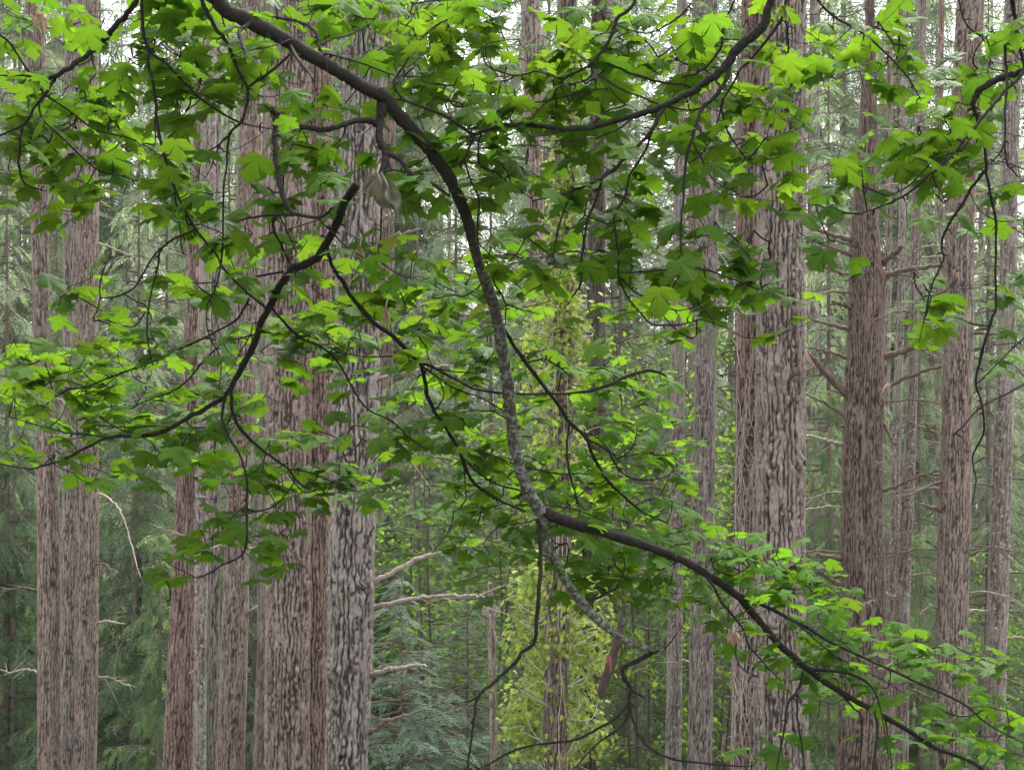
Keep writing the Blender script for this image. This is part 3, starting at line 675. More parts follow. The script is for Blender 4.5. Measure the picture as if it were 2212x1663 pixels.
for pts, dia, m_ in [
    ([(1856, 608), (1820, 592), (1780, 576), (1740, 569)], [11, 9, 7, 3], 'wood_dark'),
    ([(1846, 522), (1810, 510), (1770, 498), (1738, 487)], [12, 10, 9, 6], 'wood_dark'),
    ([(1846, 555), (1810, 540), (1775, 526), (1742, 512)], [9, 8, 7, 3], 'wood_dark'),
    ([(1842, 665), (1820, 658), (1798, 652)], [12, 10, 6], 'wood_dark'),
    ([(1838, 713), (1800, 703), (1765, 693), (1735, 682)], [9, 7, 5, 3], 'wood_dark'),
    ([(1834, 775), (1800, 762), (1765, 754), (1735, 750)], [8, 6, 5, 3], 'wood_dark'),
    ([(1830, 855), (1800, 825), (1775, 795), (1750, 770), (1738, 760)], [16, 15, 13, 11, 9], 'wood_dark'),
    ([(1836, 902), (1800, 882), (1765, 862), (1738, 850)], [10, 7, 5, 3], 'wood_dark'),
    ([(1826, 960), (1800, 955), (1765, 945), (1738, 940)], [8, 7, 6, 3], 'dead_wood'),
    ([(1826, 922), (1805, 918), (1797, 915)], [6, 4, 2], 'wood_dark'),
    ([(1906, 605), (1925, 592), (1960, 582), (2010, 576), (2045, 573)], [14, 12, 10, 9, 6], 'wood_dark'),
    ([(1900, 580), (1915, 560), (1935, 545), (1950, 530)], [14, 13, 12, 8], 'wood_dark'),
    ([(1905, 772), (1935, 764), (1965, 752), (1995, 742), (2030, 737)], [15, 13, 12, 11, 5], 'wood_dark'),
    ([(1905, 838), (1930, 828), (1965, 812), (2000, 800), (2035, 792)], [12, 10, 9, 8, 5], 'wood_dark'),
    ([(1890, 862), (1903, 856), (1912, 848)], [16, 14, 11], 'wood_dark'),
    ([(1900, 900), (1915, 925), (1925, 945), (1940, 960)], [10, 8, 7, 4], 'wood_dark'),
    ([(1870, 1000), (1890, 998), (1915, 1002)], [6, 5, 2], 'dead_wood'),
    ([(1878, 1005), (1900, 1014), (1918, 1022)], [5, 4, 2], 'dead_wood'),
    ([(1905, 1060), (1935, 1050), (1970, 1035), (2005, 1022), (2038, 1015)], [8, 7, 6, 5, 3], 'wood_dark'),
    ([(1818, 1208), (1795, 1202), (1768, 1197)], [11, 9, 6], 'wood_dark'),
    ([(1820, 1268), (1795, 1250), (1765, 1228)], [11, 9, 7], 'wood_dark')]:
    dead_branch(t, pts, dia, m_, -.35, 3)
for (a, b, dd) in [((1738, 765), (1750, 785), 0), ((1908, 852), (1917, 836), 0), ((2000, 745), (2036, 735), 0)]:
    A_ = Acc(); q0, q1 = P(*a, 15.93), P(*b, 15.93); dq = q1 - q0; rs_ = np.random.default_rng(int(a[1]))
    for k_ in range(7):
        off = rs_.normal(0, .012, 3); e0 = q0 - dq * rs_.uniform(-.3, .9) + off * 1.6; e1 = q1 + dq * rs_.uniform(0, .5) + off
        A_.add(*tube(np.array([e0, (e0 + e1) / 2 + rs_.normal(0, .004, 3), e1 - np.array([0, 0, 0])]), np.array([.003, .014, .012]), 5, True, .3, k_))
    me = A_.mesh('split_end', M['raw_wood']); co = np.empty(len(me.vertices) * 3, np.float32); me.vertices.foreach_get('co', co)
    me.vertices.foreach_set('co', (co.reshape(-1, 3) - t.base.astype(np.float32)).ravel()); obj('split_end', me, t.root)
t = T[23]
for pts, dia in [([(2045, 1035), (2010, 1048), (1980, 1062), (1960, 1070)], [8, 7, 6, 4]), ([(2095, 718), (2120, 720), (2155, 722)], [8, 7, 5]),
                 ([(2040, 1110), (2015, 1095), (1985, 1088)], [10, 8, 6]), ([(2045, 1320), (2010, 1310), (1985, 1330)], [6, 5, 3]), ([(2090, 1200), (2115, 1192), (2150, 1180)], [6, 5, 3])]:
    dead_branch(t, pts, dia, 'wood_dark', -.3, 3)
for k in (5, 13, 17, 19, 22, 24, 16, 23, 21, 3, 7, 9, 91, 4):
    rr = random.Random(k)
    for q in range(7 if k != 22 else 14):
        stub(T[k], rr.uniform(150, 1630), rr.uniform(-.9, .9), rr.uniform(.05, .16), rr.uniform(.006, .014), rr.choice(['dead_wood', 'wood_dark']), q)
for (k, y, u, w, h) in [(5, 650, -.4, .055, 80), (5, 1305, -.5, .06, 50), (5, 1090, -.2, .07, 28), (5, 1100, .4, .05, 20), (4, 590, .6, .07, 34), (5, 1440, -.3, .04, 20), (23, 1385, -.2, .05, 14), (19, 900, .1, .05, 12)]:
    scar(T[k], y, u, w, h)

def scraggle(k, n, y0, y1, L0, L1, seed=0):
    """thin dead side twigs typical of shaded firs"""
    r = np.random.default_rng(seed + k); t = T[k]
    for q in range(n):
        y = r.uniform(y0, y1); s = r.choice([-1, 1]); L = r.uniform(L0, L1); x0 = t.at(y, s * .9); xp = CX + x0[0] / x0[1] * F
        dn = r.uniform(-.15, .55)
        pts = [(xp - s * 3, y), (xp + s * L * .35, y - 6 + dn * L * .1), (xp + s * L * .7, y + dn * L * .35), (xp + s * L, y + dn * L * .75 + r.uniform(-8, 8))]
        dead_branch(t, pts, [4.5, 3.6, 2.8, 1.6], r.choice(['wood_dark', 'dead_wood']), r.uniform(-.9, .5), 7, int(seed + q * 3))
scraggle(20, 16, 150, 1500, 70, 190); scraggle(22, 14, 80, 1500, 60, 170); scraggle(23, 14, 60, 1500, 60, 200); scraggle(24, 12, 60, 1500, 60, 180)
scraggle(21, 8, 500, 1500, 40, 120); scraggle(15, 8, 640, 1400, 50, 160); scraggle(3, 6, 350, 1600, 50, 130); scraggle(7, 6, 500, 1600, 30, 80); scraggle(1, 6, 200, 1500, 40, 110)
scraggle(14, 8, 60, 700, 50, 130); scraggle(28, 6, 60, 600, 50, 130); scraggle(17, 5, 650, 1500, 30, 80); scraggle(11, 6, 700, 1500, 40, 110)
# the pale broken snag
T[12] = big_trunk('snag', 'thin pale broken snag standing upright left of the ivy', 16.5, [(1262, 1054, 1063), (1300, 1053, 1069), (1450, 1055, 1071), (1650, 1060, 1077)], 'dead_wood', .05, .006, 32, .03, cat='snag', seed=12, top_y=1262)
# dark leaning dead stem with red leaf
def lean_stem():
    D = 13.0
    c = catmull(np.array([P(1340, 1325, D), P(1338, 1365, D), P(1326, 1410, D), P(1314, 1450, D), P(1302, 1485, D), P(1298, 1510, D)]), 5)
    base = c[-1]
    rt = thing('broken_branch', 'dark broken branch chunk hanging upright with a red leaf on it', 'branch', tuple(base))
    V, fs = tube(c - base, np.interp(np.linspace(0, 1, len(c)), [0, .15, .5, .85, 1], [.006, .028, .045, .040, .012]), 12, True, .14, 2)
    obj('wood', mesh_np('wood', V, fs, M['stem_dark'], True, {'furrow': np.zeros(len(V))}), rt)
    V, fs = tube(catmull(np.array([P(1342, 1350, D), P(1350, 1348, D), P(1356, 1335, D)]), 3) - base, np.linspace(.02, .006, 7), 6, True, .2)
    obj('splinter', mesh_np('splinter', V, fs, M['stem_dark'], True), rt)
lean_stem()

# vine stems on the reddish right trunk
def vine_net():
    t = T[18]; A = Acc(); r = np.random.default_rng(4)
    for k in range(26):
        u = r.uniform(-.95, .35); y = r.uniform(1500, 1680); pts = []; yend = r.uniform(620, 1200); du = 0
        while y > yend:
            pts.append(t.at(y, u) + np.array([0, -.008 - .006 * r.random(), 0]))
            y -= r.uniform(12, 26); du = du * .6 + r.normal(0, .10); u = float(np.clip(u + du, -.97, .55))
            if r.random() < .28:
                L = r.uniform(.03, .10); s = r.choice([-1, 1]); p = pts[-1]
                q = np.array([p, p + [s * L * .6, -.02, .02], p + [s * L, -.035, r.uniform(-.03, .05)]])
                A.add(*tube(catmull(q, 3), np.linspace(.0035, .0015, 7), 4, False))
        if len(pts) > 3: A.add(*tube(catmull(np.array(pts), 3), np.linspace(.0055, .0035, (len(pts) - 1) * 3 + 1), 5, False))
    rt = thing('climbing_vine', 'pale leafless vine stems netted over the reddish right trunk', 'vine', tuple(t.base))
    me = A.mesh('stems', M['vine'], True); co = np.empty(len(me.vertices) * 3, np.float32); me.vertices.foreach_get('co', co)
    me.vertices.foreach_set('co', (co.reshape(-1, 3) - t.base.astype(np.float32)).ravel()); obj('stems', me, rt, kind='stuff')
vine_net()

# ivy on the brown trunk
def ivy():
    t = T[13]; r = np.random.default_rng(8); A = Acc()
    rt = thing('ivy', 'yellow-green ivy climbing and bushing out around the brown furrowed trunk', 'ivy', tuple(t.base))
    sets = {'ivy': ([], []), 'ivy_green': ([], [])}; cnt = {'ivy': 0, 'ivy_green': 0}
    def put(p, out, s, key):
        z = out + r.normal(0, .38, 3) + np.array([0, 0, .35]); z /= np.linalg.norm(z)
        y = np.array([0, 0, -1.0]) + r.normal(0, .55, 3); y -= z * np.dot(y, z); y /= np.linalg.norm(y)
        MM = np.stack([np.cross(y, z), y, z], 1)
        sets[key][0].append(small_leaf(r, s) @ MM.T + p); sets[key][1].append(SLT + cnt[key]); cnt[key] += 10
    for (y0, y1, n) in ((60, 350, 460), (350, 620, 520), (620, 760, 260), (760, 1100, 220), (1200, 1430, 200), (1430, 1660, 60)):
        for k in range(n):
            u = r.uniform(-1, 1); y = r.uniform(y0, y1); p = t.at(y, u); out = np.array([u, -math.sqrt(1 - u * u), 0])
            put(p + out * r.uniform(.02, .10), out, r.uniform(.045, .08), 'ivy' if r.random() < .7 else 'ivy_green')
    # bushy columns each side
    blobs = [(1150, 720, 45, 55, 220), (1160, 640, 40, 40, 130), (1260, 690, 50, 60, 200), (1265, 830, 35, 80, 130), (1160, 900, 30, 90, 150), (1130, 800, 30, 60, 90), (1265, 960, 30, 60, 90),
             (1150, 1270, 42, 70, 330), (1110, 1300, 40, 50, 160), (1120, 1400, 55, 50, 260), (1150, 1480, 40, 60, 260), (1110, 1560, 55, 60, 420), (1150, 1620, 55, 50, 320), (1170, 1390, 25, 60, 140),
             (1240, 1240, 50, 60, 280), (1285, 1300, 55, 50, 240), (1270, 1400, 45, 70, 260), (1320, 1440, 40, 40, 130), (1270, 1510, 40, 70, 230), (1300, 1590, 55, 50, 260), (1250, 1620, 40, 40, 140), (1330, 1360, 40, 40, 100)]
    blobs = [((1203 + (x - 1203) * .80), y, rx * .78, ry, int(n * .85)) for (x, y, rx, ry, n) in blobs]
    blobs += [(1212 + 26 * (-1) ** q, 300 + q * 42, 14, 30, 26) for q in range(14)]
    for (x, y, rx, ry, n) in blobs:
        c = P(x, y, 15.5); k2 = 15.5 / F
        for k in range(n):
            g = r.normal(0, .55, 3); p = c + np.array([g[0] * rx * k2, g[1] * .25 + .28, g[2] * ry * k2])
            put(p, g / (np.linalg.norm(g) + 1e-6) * .6 + np.array([0, -.6, .3]), r.uniform(.045, .095), 'ivy' if r.random() < .55 else 'ivy_green')
        a = t.at(y + 40, -.9 if x < 1200 else .9)
        for k in range(3):
            b = c + r.normal(0, .1, 3)
            A.add(*tube(catmull(np.array([a, (a + b) / 2 + r.normal(0, .08, 3), b, b + r.normal(0, .2, 3)]), 4), np.linspace(.006, .002, 13), 4, False))
    for k in range(5):
        u = r.uniform(-.9, .9); pts = []; y = r.uniform(1300, 1700)
        ye = r.uniform(200, 900)
        while y > ye:
            pts.append(t.at(y, u) + np.array([0, -.012, 0])); y -= r.uniform(30, 60); u = float(np.clip(u + r.normal(0, .12), -.95, .95))
        if len(pts) > 3: A.add(*tube(catmull(np.array(pts), 3), np.linspace(.007, .003, (len(pts) - 1) * 3 + 1), 4, False))
    for key, (Vs, Ts) in sets.items():
        obj('foliage', mesh_np('foliage', np.vstack(Vs) - t.base, [np.concatenate(Ts)], M[key]), rt, kind='stuff')
    me = A.mesh('stems', M['vine'], True); co = np.empty(len(me.vertices) * 3, np.float32); me.vertices.foreach_get('co', co)
    me.vertices.foreach_set('co', (co.reshape(-1, 3) - t.base.astype(np.float32)).ravel()); obj('stems', me, rt, kind='stuff')
ivy()

# thin air between the far trees
hz = bpy.data.materials.new('haze'); hz.use_nodes = True; hz.node_tree.nodes.clear()
pv = hz.node_tree.nodes.new('ShaderNodeVolumePrincipled'); pv.inputs['Density'].default_value = .0003; pv.inputs['Color'].default_value = (.96, .97, .95, 1)
ho = hz.node_tree.nodes.new('ShaderNodeOutputMaterial'); hz.node_tree.links.new(pv.outputs[0], ho.inputs['Volume'])
hv = [(x, y, z) for x in (-950, 950) for y in (-950, 950) for z in (-17.5, 46)]
hq = [(0, 1, 3, 2), (4, 6, 7, 5), (0, 4, 5, 1), (2, 3, 7, 6), (0, 2, 6, 4), (1, 5, 7, 3)]
obj('haze', mesh_np('haze', np.array(hv), [np.array(hq)], hz), kind='stuff')
LEAFK = 1.34
# ------------------------------------------------------------------ maple boughs in the foreground
def maple_leaf_mesh(seed):
    r = np.random.default_rng(seed)
    half = [(.09, -.055), (.20, -.05), (.36, -.09), (.34, .02), (.43, .07), (.34, .125), (.44, .17), (.56, .20), (.53, .29), (.62, .46), (.49, .44), (.46, .54), (.34, .49),
            (.235, .49), (.24, .60), (.34, .70), (.21, .74), (.17, .85), (.08, .89)]
    jit = lambda p: (p[0] * r.uniform(.92, 1.08), p[1] + r.uniform(-.018, .018))
    R_ = [jit(p) for p in half]; L_ = [(-a, b) for a, b in [jit(p) for p in half]][::-1]
    out = [(0, 0)] + R_ + [(0, r.uniform(.98, 1.06))] + L_
    c = np.array([0, .20]); O = np.array(out); n = len(O)
    rings = [c + (O - c) * f for f in (1.0, .68, .36)]
    V2 = np.vstack(rings + [c[None]])
    bend, cup, tw = r.uniform(.10, .50), r.uniform(-.12, .22), r.uniform(-.2, .2)
    ph = r.uniform(0, 6.28)
    d = V2 - c; rad = np.linalg.norm(d, axis=1); ang = np.arctan2(d[:, 0], d[:, 1])
    z = -bend * rad ** 2 + cup * np.abs(V2[:, 0]) + tw * V2[:, 0] * V2[:, 1] + .045 * rad * np.cos(ang * 360 / 52.0) + .035 * rad * np.sin(ang * 3 + ph) + r.normal(0, .006, len(V2))
    V = np.column_stack([V2, z]); T = []; Q = []
    for k in range(n):
        k2 = (k + 1) % n
        Q.append((k, k2, n + k2, n + k)); Q.append((n + k, n + k2, 2 * n + k2, 2 * n + k)); T.append((2 * n + k, 2 * n + k2, 3 * n))
    # petiole
    zb = V[0, 2]
    q = catmull(np.array([[0, .02, zb], [r.uniform(-.04, .04), -.25, zb + .05], [r.uniform(-.05, .05), -.55, zb + .02]]), 3)
    PV, pf = tube(q, np.linspace(.011, .008, len(q)), 4, False)
    m = len(V); V = np.vstack([V, PV])
    return V, [np.array(Q), np.array(T), pf[0] + m], PV[-4:].mean(0)
LEAFS = {}
for i in range(7):
    V_, f_, tip_ = maple_leaf_mesh(100 + i)
    for k in ('leaf_a', 'leaf_b', 'leaf_c', 'leaf_y'):
        LEAFS[(i, k)] = (mesh_np('leaf', V_, f_, M[k], True), tip_, V_, f_)

BOUGH = {
 'main': dict(label='thick curving maple limb sweeping from top left down to the lower right corner', D=3.9, br=[
  ('limb', [(440, -40), (480, 15), (520, 37), (600, 77), (667, 117), (737, 157), (771, 180), (831, 213), (877, 267), (924, 320), (964, 377), (991, 427), (1011, 483), (1024, 533), (1034, 573), (1057, 633), (1074, 693), (1087, 770), (1097, 836), (1104, 903), (1111, 963), (1127, 1020), (1147, 1073), (1170, 1106)],
   [36, 34, 33, 32, 31, 30, 30, 30, 28, 27, 26, 25, 24, 22, 21, 23, 24, 25, 26, 26, 25, 25, 28, 26], 1.1),
  ('branch', [(1170, 1106), (1190, 1112), (1237, 1130), (1304, 1150), (1387, 1176), (1475, 1210), (1525, 1240), (1585, 1280), (1625, 1323), (1675, 1383), (1728, 1430), (1768, 1463), (1825, 1500), (1891, 1536), (1958, 1576), (2025, 1616), (2101, 1646), (2160, 1690)], [26, 25, 24, 23, 20, 18, 17, 16, 15, 15, 14, 13, 12, 12, 10, 9, 7, 6], .9),
  ('branch', [(1585, 1280), (1620, 1296), (1661, 1313), (1741, 1353), (1808, 1393), (1891, 1430), (1975, 1470), (2075, 1516), (2138, 1566), (2215, 1605)], [8, 8, 8, 7, 7, 6, 6, 5, 4, 3], .3),
  ('branch', [(1620, 1296), (1680, 1320), (1728, 1352), (1765, 1385), (1830, 1430), (1892, 1460), (1960, 1500)], [5, 5, 4, 4, 4, 3, 2], -.2),
  ('branch', [(1738, 1443), (1790, 1448), (1841, 1456), (1875, 1476), (1893, 1500), (1908, 1560), (1920, 1640)], [8, 7, 7, 6, 4, 3, 3], -.2),
  ('branch', [(1735, 1450), (1730, 1475), (1721, 1493), (1701, 1523), (1696, 1560), (1691, 1593), (1675, 1670)], [7, 6, 6, 6, 5, 5, 4], -.25),
  ('branch', [(1723, 1495), (1722, 1543), (1731, 1603), (1740, 1670)], [5, 4, 4, 3], -.1),
  ('branch', [(1891, 1536), (1895, 1583), (1887, 1670)], [8, 7, 6], -.2),
  ('branch', [(1525, 1243), (1545, 1275), (1561, 1303), (1605, 1356), (1618, 1393), (1661, 1443), (1688, 1470)], [6, 6, 6, 5, 5, 4, 3], -.3),
  ('branch', [(1605, 1360), (1592, 1385), (1590, 1415), (1605, 1445), (1640, 1462)], [5, 4, 4, 3, 2], -.2),
  ('branch', [(1911, 1545), (1918, 1590), (1928, 1670)], [4, 3, 3], .1),
  ('branch', [(1821, 1503), (1845, 1530), (1861, 1553), (1858, 1660)], [4, 4, 4, 3], .1),
  ('branch', [(1170, 1106), (1181, 1176), (1204, 1220), (1227, 1263), (1257, 1300), (1287, 1336), (1334, 1373), (1381, 1396), (1434, 1403)], [20, 18, 18, 19, 22, 20, 16, 13, 8], .3),
  ('branch', [(1425, 1402), (1391, 1420), (1351, 1440), (1345, 1455), (1350, 1470), (1361, 1486), (1359, 1505), (1357, 1520), (1331, 1550), (1287, 1576), (1231, 1600), (1171, 1606), (1104, 1623), (1045, 1655)], [10, 10, 10, 9, 9, 8, 7, 7, 6, 6, 6, 5, 5, 4], -.2),
  ('branch', [(1357, 1520), (1371, 1566), (1391, 1603), (1431, 1630), (1475, 1643), (1600, 1655)], [6, 6, 5, 5, 5, 4], .1),
  ('branch', [(1359, 1543), (1340, 1570), (1304, 1596), (1275, 1620), (1240, 1660)], [4, 4, 4, 3, 3], .2),
  ('branch', [(1257, 1297), (1287, 1291), (1310, 1281), (1331, 1270)], [9, 7, 6, 5], .1),
  ('branch', [(1356, 1480), (1375, 1497), (1393, 1507)], [7, 6, 5], .1),
  ('branch', [(1434, 1403), (1450, 1385), (1475, 1350)], [4, 3, 2], .1),
  ('branch', [(1161, 1120), (1166, 1150), (1167, 1200), (1167, 1243), (1161, 1310), (1158, 1350), (1156, 1380), (1150, 1392), (1131, 1406), (1114, 1430), (1071, 1470), (1034, 1503), (1025, 1540), (1021, 1576), (1007, 1670)], [10, 10, 9, 9, 9, 8, 8, 8, 8, 8, 7, 7, 6, 5, 5], -.3),
  ('branch', [(1034, 1503), (1015, 1514), (1000, 1516)], [5, 4, 2], .0),
  ('branch', [(827, 225), (822, 250), (820, 276), (821, 306), (830, 322), (834, 335), (832, 352), (825, 372), (816, 398)], [24, 20, 17, 16, 17, 18, 16, 14, 12], -.2),
  ('branch', [(816, 268), (800, 262), (787, 259), (754, 266), (733, 275), (705, 281), (683, 279), (655, 274), (633, 267), (612, 256), (600, 249), (585, 235)], [15, 14, 13, 13, 12, 13, 13, 12, 12, 12, 13, 12], -.3),
  ('branch', [(596, 248), (594, 275), (592, 300), (595, 325), (599, 350), (603, 393), (612, 425), (624, 452)], [12, 12, 12, 12, 12, 12, 12, 11], -.1),
  ('branch', [(624, 452), (640, 463), (665, 469), (687, 470), (705, 462), (717, 450)], [10, 9, 8, 8, 7, 5], -.1),
  ('branch', [(632, 464), (610, 463), (593, 464), (560, 468), (535, 472), (510, 478)], [9, 7, 6, 6, 5, 3], .1),
  ('branch', [(598, 464), (591, 475), (590, 493), (600, 515), (610, 533), (622, 562), (640, 590)], [7, 7, 6, 5, 5, 4, 3], .2),
  ('branch', [(605, 470), (625, 510), (640, 545)], [4, 4, 2], .1),
  ('branch', [(687, 470), (715, 500), (745, 530), (790, 560)], [4, 4, 3, 2], .3),
  ('branch', [(838, 333), (853, 339), (864, 346), (875, 360), (884, 373), (898, 384), (911, 391), (944, 402), (971, 424)], [12, 11, 10, 10, 10, 9, 10, 8, 7], -.05),
  ('branch', [(820, 375), (850, 368), (880, 375), (905, 388)], [5, 4, 4, 3], .0),
  ('branch', [(1080, 690), (1090, 715), (1104, 735), (1137, 786), (1181, 843), (1211, 880), (1231, 913), (1264, 946), (1287, 996), (1317, 1043), (1361, 1083), (1391, 1106), (1440, 1130)], [9, 9, 9, 9, 9, 8, 8, 7, 7, 6, 6, 5, 3], 1.0),
  ('branch', [(1230, 913), (1224, 970), (1231, 1026), (1244, 1070), (1250, 1090)], [5, 5, 5, 4, 3], .1),
  ('branch', [(1137, 783), (1155, 779), (1177, 776), (1204, 790), (1237, 816)], [5, 5, 4, 4, 2], .1),
  ('branch', [(1264, 946), (1311, 973), (1334, 1010), (1364, 1033), (1404, 1036), (1447, 1028)], [5, 5, 4, 4, 4, 2], .3),
  ('branch', [(1190, 855), (1240, 925), (1290, 945), (1340, 1000)], [3, 3, 3, 2], .4),
  ('branch', [(1050, 565), (1060, 585), (1065, 603), (1072, 620), (1084, 636), (1094, 656), (1131, 670), (1165, 678)], [5, 4, 4, 4, 4, 4, 3, 2], .3),
  ('branch', [(1094, 656), (1092, 680), (1092, 700)], [3, 3, 2], .1),
  ('branch', [(548, 45), (533, 57), (518, 68), (522, 93), (532, 115), (529, 128)], [12, 10, 9, 9, 7, 5], -.2),
  ('branch', [(530, 112), (545, 108), (600, 97), (640, 80)], [4, 4, 3, 3], .2),
  ('branch', [(690, 108), (688, 92), (683, 75), (667, 57), (650, 49), (633, 44), (610, 40), (588, 37)], [8, 8, 8, 8, 7, 7, 7, 4], .2),
  ('branch', [(600, 42), (602, 26), (615, 10), (622, -20)], [6, 6, 5, 5], .2),
  ('branch', [(625, 95), (640, 120), (660, 148), (681, 176)], [9, 8, 6, 5], -.3),
  ('branch', [(690, 98), (720, 84), (755, 75), (790, 55), (810, 42)], [5, 5, 4, 3, 2], .3),
  ('branch', [(700, 117), (730, 122), (790, 140), (850, 163), (910, 166)], [5, 5, 4, 3, 2], .4),
 ]),
 'lower': dict(label='dark maple branch arching from behind the grey dead leaf down to the left edge', D=4.0, br=[
  ('limb', [(772, 398), (757, 418), (745, 438), (735, 465), (722, 495), (706, 525), (683, 556), (660, 570), (633, 582), (613, 606), (598, 632), (587, 655), (563, 696), (547, 746), (523, 793), (500, 835), (480, 860), (440, 885), (400, 906), (347, 934), (300, 941), (240, 944), (187, 966), (143, 990), (100, 1004), (60, 1012), (-10, 1000)],
   [17, 17, 17, 17, 17, 17, 17, 17, 17, 16, 15, 15, 14, 14, 13, 12, 11, 10, 10, 10, 9, 7, 6, 6, 5, 4, 3], 1.2),
  ('branch', [(706, 532), (713, 560), (722, 583), (737, 606), (767, 650), (804, 693), (847, 726), (904, 783), (918, 820), (923, 855), (944, 896), (971, 936), (994, 980), (1017, 1033), (1054, 1066), (1090, 1086), (1135, 1105)], [8, 8, 8, 9, 10, 10, 10, 10, 9, 9, 8, 8, 8, 7, 6, 5, 4], 1.2),
  ('branch', [(904, 783), (940, 795), (971, 812), (1003, 830), (1037, 843), (1114, 850), (1180, 851), (1254, 848), (1304, 836), (1354, 813), (1407, 800), (1440, 812)], [7, 6, 6, 5, 5, 5, 5, 6, 8, 9, 8, 5], .6),
  ('branch', [(904, 783), (950, 797), (1010, 805), (1060, 800)], [5, 4, 3, 2], .3),
  ('branch', [(910, 790), (975, 835), (1040, 860), (1090, 890), (1130, 930)], [4, 4, 3, 3, 2], .6),
  ('branch', [(904, 783), (847, 770), (804, 771), (737, 762), (680, 740)], [4, 4, 3, 3, 2], .2),
  ('branch', [(940, 888), (957, 860), (957, 840), (945, 815)], [3, 3, 3, 2], .1),
  ('branch', [(994, 972), (1054, 980), (1114, 1003), (1204, 1023), (1257, 1023), (1310, 1030)], [4, 4, 4, 4, 3, 2], .4),
  ('branch', [(997, 986), (1004, 1030), (1007, 1076)], [4, 3, 2], .1),
  ('branch', [(1000, 990), (1060, 1040), (1125, 1060), (1180, 1090), (1240, 1100), (1320, 1130)], [5, 4, 4, 3, 3, 2], .5),
  ('branch', [(487, 850), (482, 880), (480, 906), (493, 940), (517, 980), (530, 1020), (533, 1060), (533, 1103), (533, 1170), (520, 1200), (480, 1220), (455, 1236), (425, 1248)], [6, 6, 6, 6, 6, 6, 6, 6, 5, 5, 4, 4, 3], -.2),
  ('branch', [(499, 838), (501, 870), (503, 893), (520, 926), (547, 956), (593, 990), (623, 1013), (643, 1040), (672, 1058)], [8, 8, 8, 8, 7, 6, 5, 5, 4], .2),
  ('branch', [(623, 1013), (670, 1020), (720, 1040), (760, 1050)], [4, 4, 3, 2], .2),
  ('branch', [(503, 893), (490, 915), (470, 925), (430, 950), (390, 945)], [4, 4, 3, 3, 2], .2),
  ('branch', [(585, 660), (617, 700), (650, 730), (700, 753), (733, 788), (787, 876), (847, 910), (881, 943), (920, 970)], [6, 6, 6, 5, 5, 4, 4, 4, 3], .5),
  ('branch', [(572, 665), (555, 640), (545, 620), (549, 600), (585, 592), (613, 588)], [5, 6, 6, 6, 5, 5], -.1),
  ('branch', [(547, 612), (533, 656), (507, 693), (450, 726), (383, 756), (317, 786), (233, 816), (187, 836), (150, 840), (117, 860), (85, 890)], [5, 5, 5, 5, 5, 4, 4, 4, 4, 3, 2], .6),
  ('branch', [(187, 836), (140, 822), (110, 826), (95, 832)], [3, 3, 2, 2], .0),
  ('branch', [(547, 723), (520, 731), (483, 740), (437, 783), (407, 820), (370, 846), (317, 865), (283, 882)], [4, 4, 4, 4, 4, 4, 3, 2], .5),
  ('branch', [(367, 922), (327, 920), (283, 923), (233, 920), (200, 916), (177, 900)], [4, 4, 4, 3, 3, 2], .1),
  ('branch', [(240, 944), (200, 940), (150, 935), (105, 925), (20, 900)], [4, 4, 4, 3, 2], .3),
  ('branch', [(300, 940), (255, 925), (215, 900), (180, 870)], [3, 3, 3, 2], .2),
  ('branch', [(563, 696), (545, 700), (540, 725), (500, 790)], [3, 3, 3, 2], .1),
 ]),
 'left_top': dict(label='dark maple branch curving down from the top edge to the upper left edge', D=3.9, br=[
  ('limb', [(300, -15), (287, 15), (268, 38), (247, 57), (230, 80), (210, 100), (190, 118), (167, 133), (147, 149), (127, 160), (108, 170), (90, 173), (67, 166), (40, 164), (0, 163)], [13, 12, 12, 12, 12, 12, 11, 11, 11, 11, 10, 9, 5, 4, 3], .3),
  ('branch', [(122, 163), (112, 180), (100, 200), (87, 217), (73, 233), (62, 255), (50, 270), (15, 287), (-20, 300)], [8, 7, 7, 6, 6, 6, 6, 5, 4], .2),
  ('branch', [(50, 270), (45, 295), (43, 317), (41, 345), (42, 367), (53, 397), (80, 408), (102, 413)], [5, 5, 5, 5, 5, 4, 3, 2], .1),
  ('branch', [(-10, 70), (15, 87), (37, 117), (60, 153), (80, 187), (110, 213), (150, 240), (207, 280), (283, 300), (320, 330)], [5, 5, 5, 5, 5, 5, 4, 4, 3, 2], .3),
  ('branch', [(84, 222), (86, 240), (93, 260), (123, 287), (160, 323), (210, 367), (260, 380), (300, 392)], [4, 4, 4, 4, 4, 4, 3, 2], .2),
  ('branch', [(150, 240), (160, 255), (167, 260)], [3, 2, 2], .1),
 ]),
 'hanging': dict(label='long thin maple branch hanging from the top edge', D=3.9, br=[
  ('limb', [(306, -20), (308, 15), (310, 67), (315, 90), (322, 107), (320, 133), (328, 167), (337, 217), (338, 253), (350, 317), (367, 373), (383, 423), (423, 493), (467, 550), (483, 580), (520, 620), (567, 660)], [8, 8, 8, 8, 8, 7, 7, 7, 7, 7, 7, 6, 6, 5, 5, 5, 5], .3),
  ('branch', [(322, 107), (335, 122), (353, 133), (387, 167), (433, 213), (477, 243), (513, 263), (550, 273), (633, 287)], [6, 6, 5, 5, 5, 5, 4, 3, 2], .2),
  ('branch', [(377, 410), (380, 440), (387, 467), (390, 517), (395, 545), (405, 552)], [4, 4, 3, 3, 3, 2], .1),
  ('branch', [(337, 240), (334, 270), (336, 295), (334, 315)], [3, 3, 2, 2], .1),
  ('branch', [(425, 495), (395, 508), (363, 525), (335, 550), (310, 590), (290, 620), (255, 640), (217, 645)], [4, 5, 5, 4, 4, 4, 4, 3], .2),
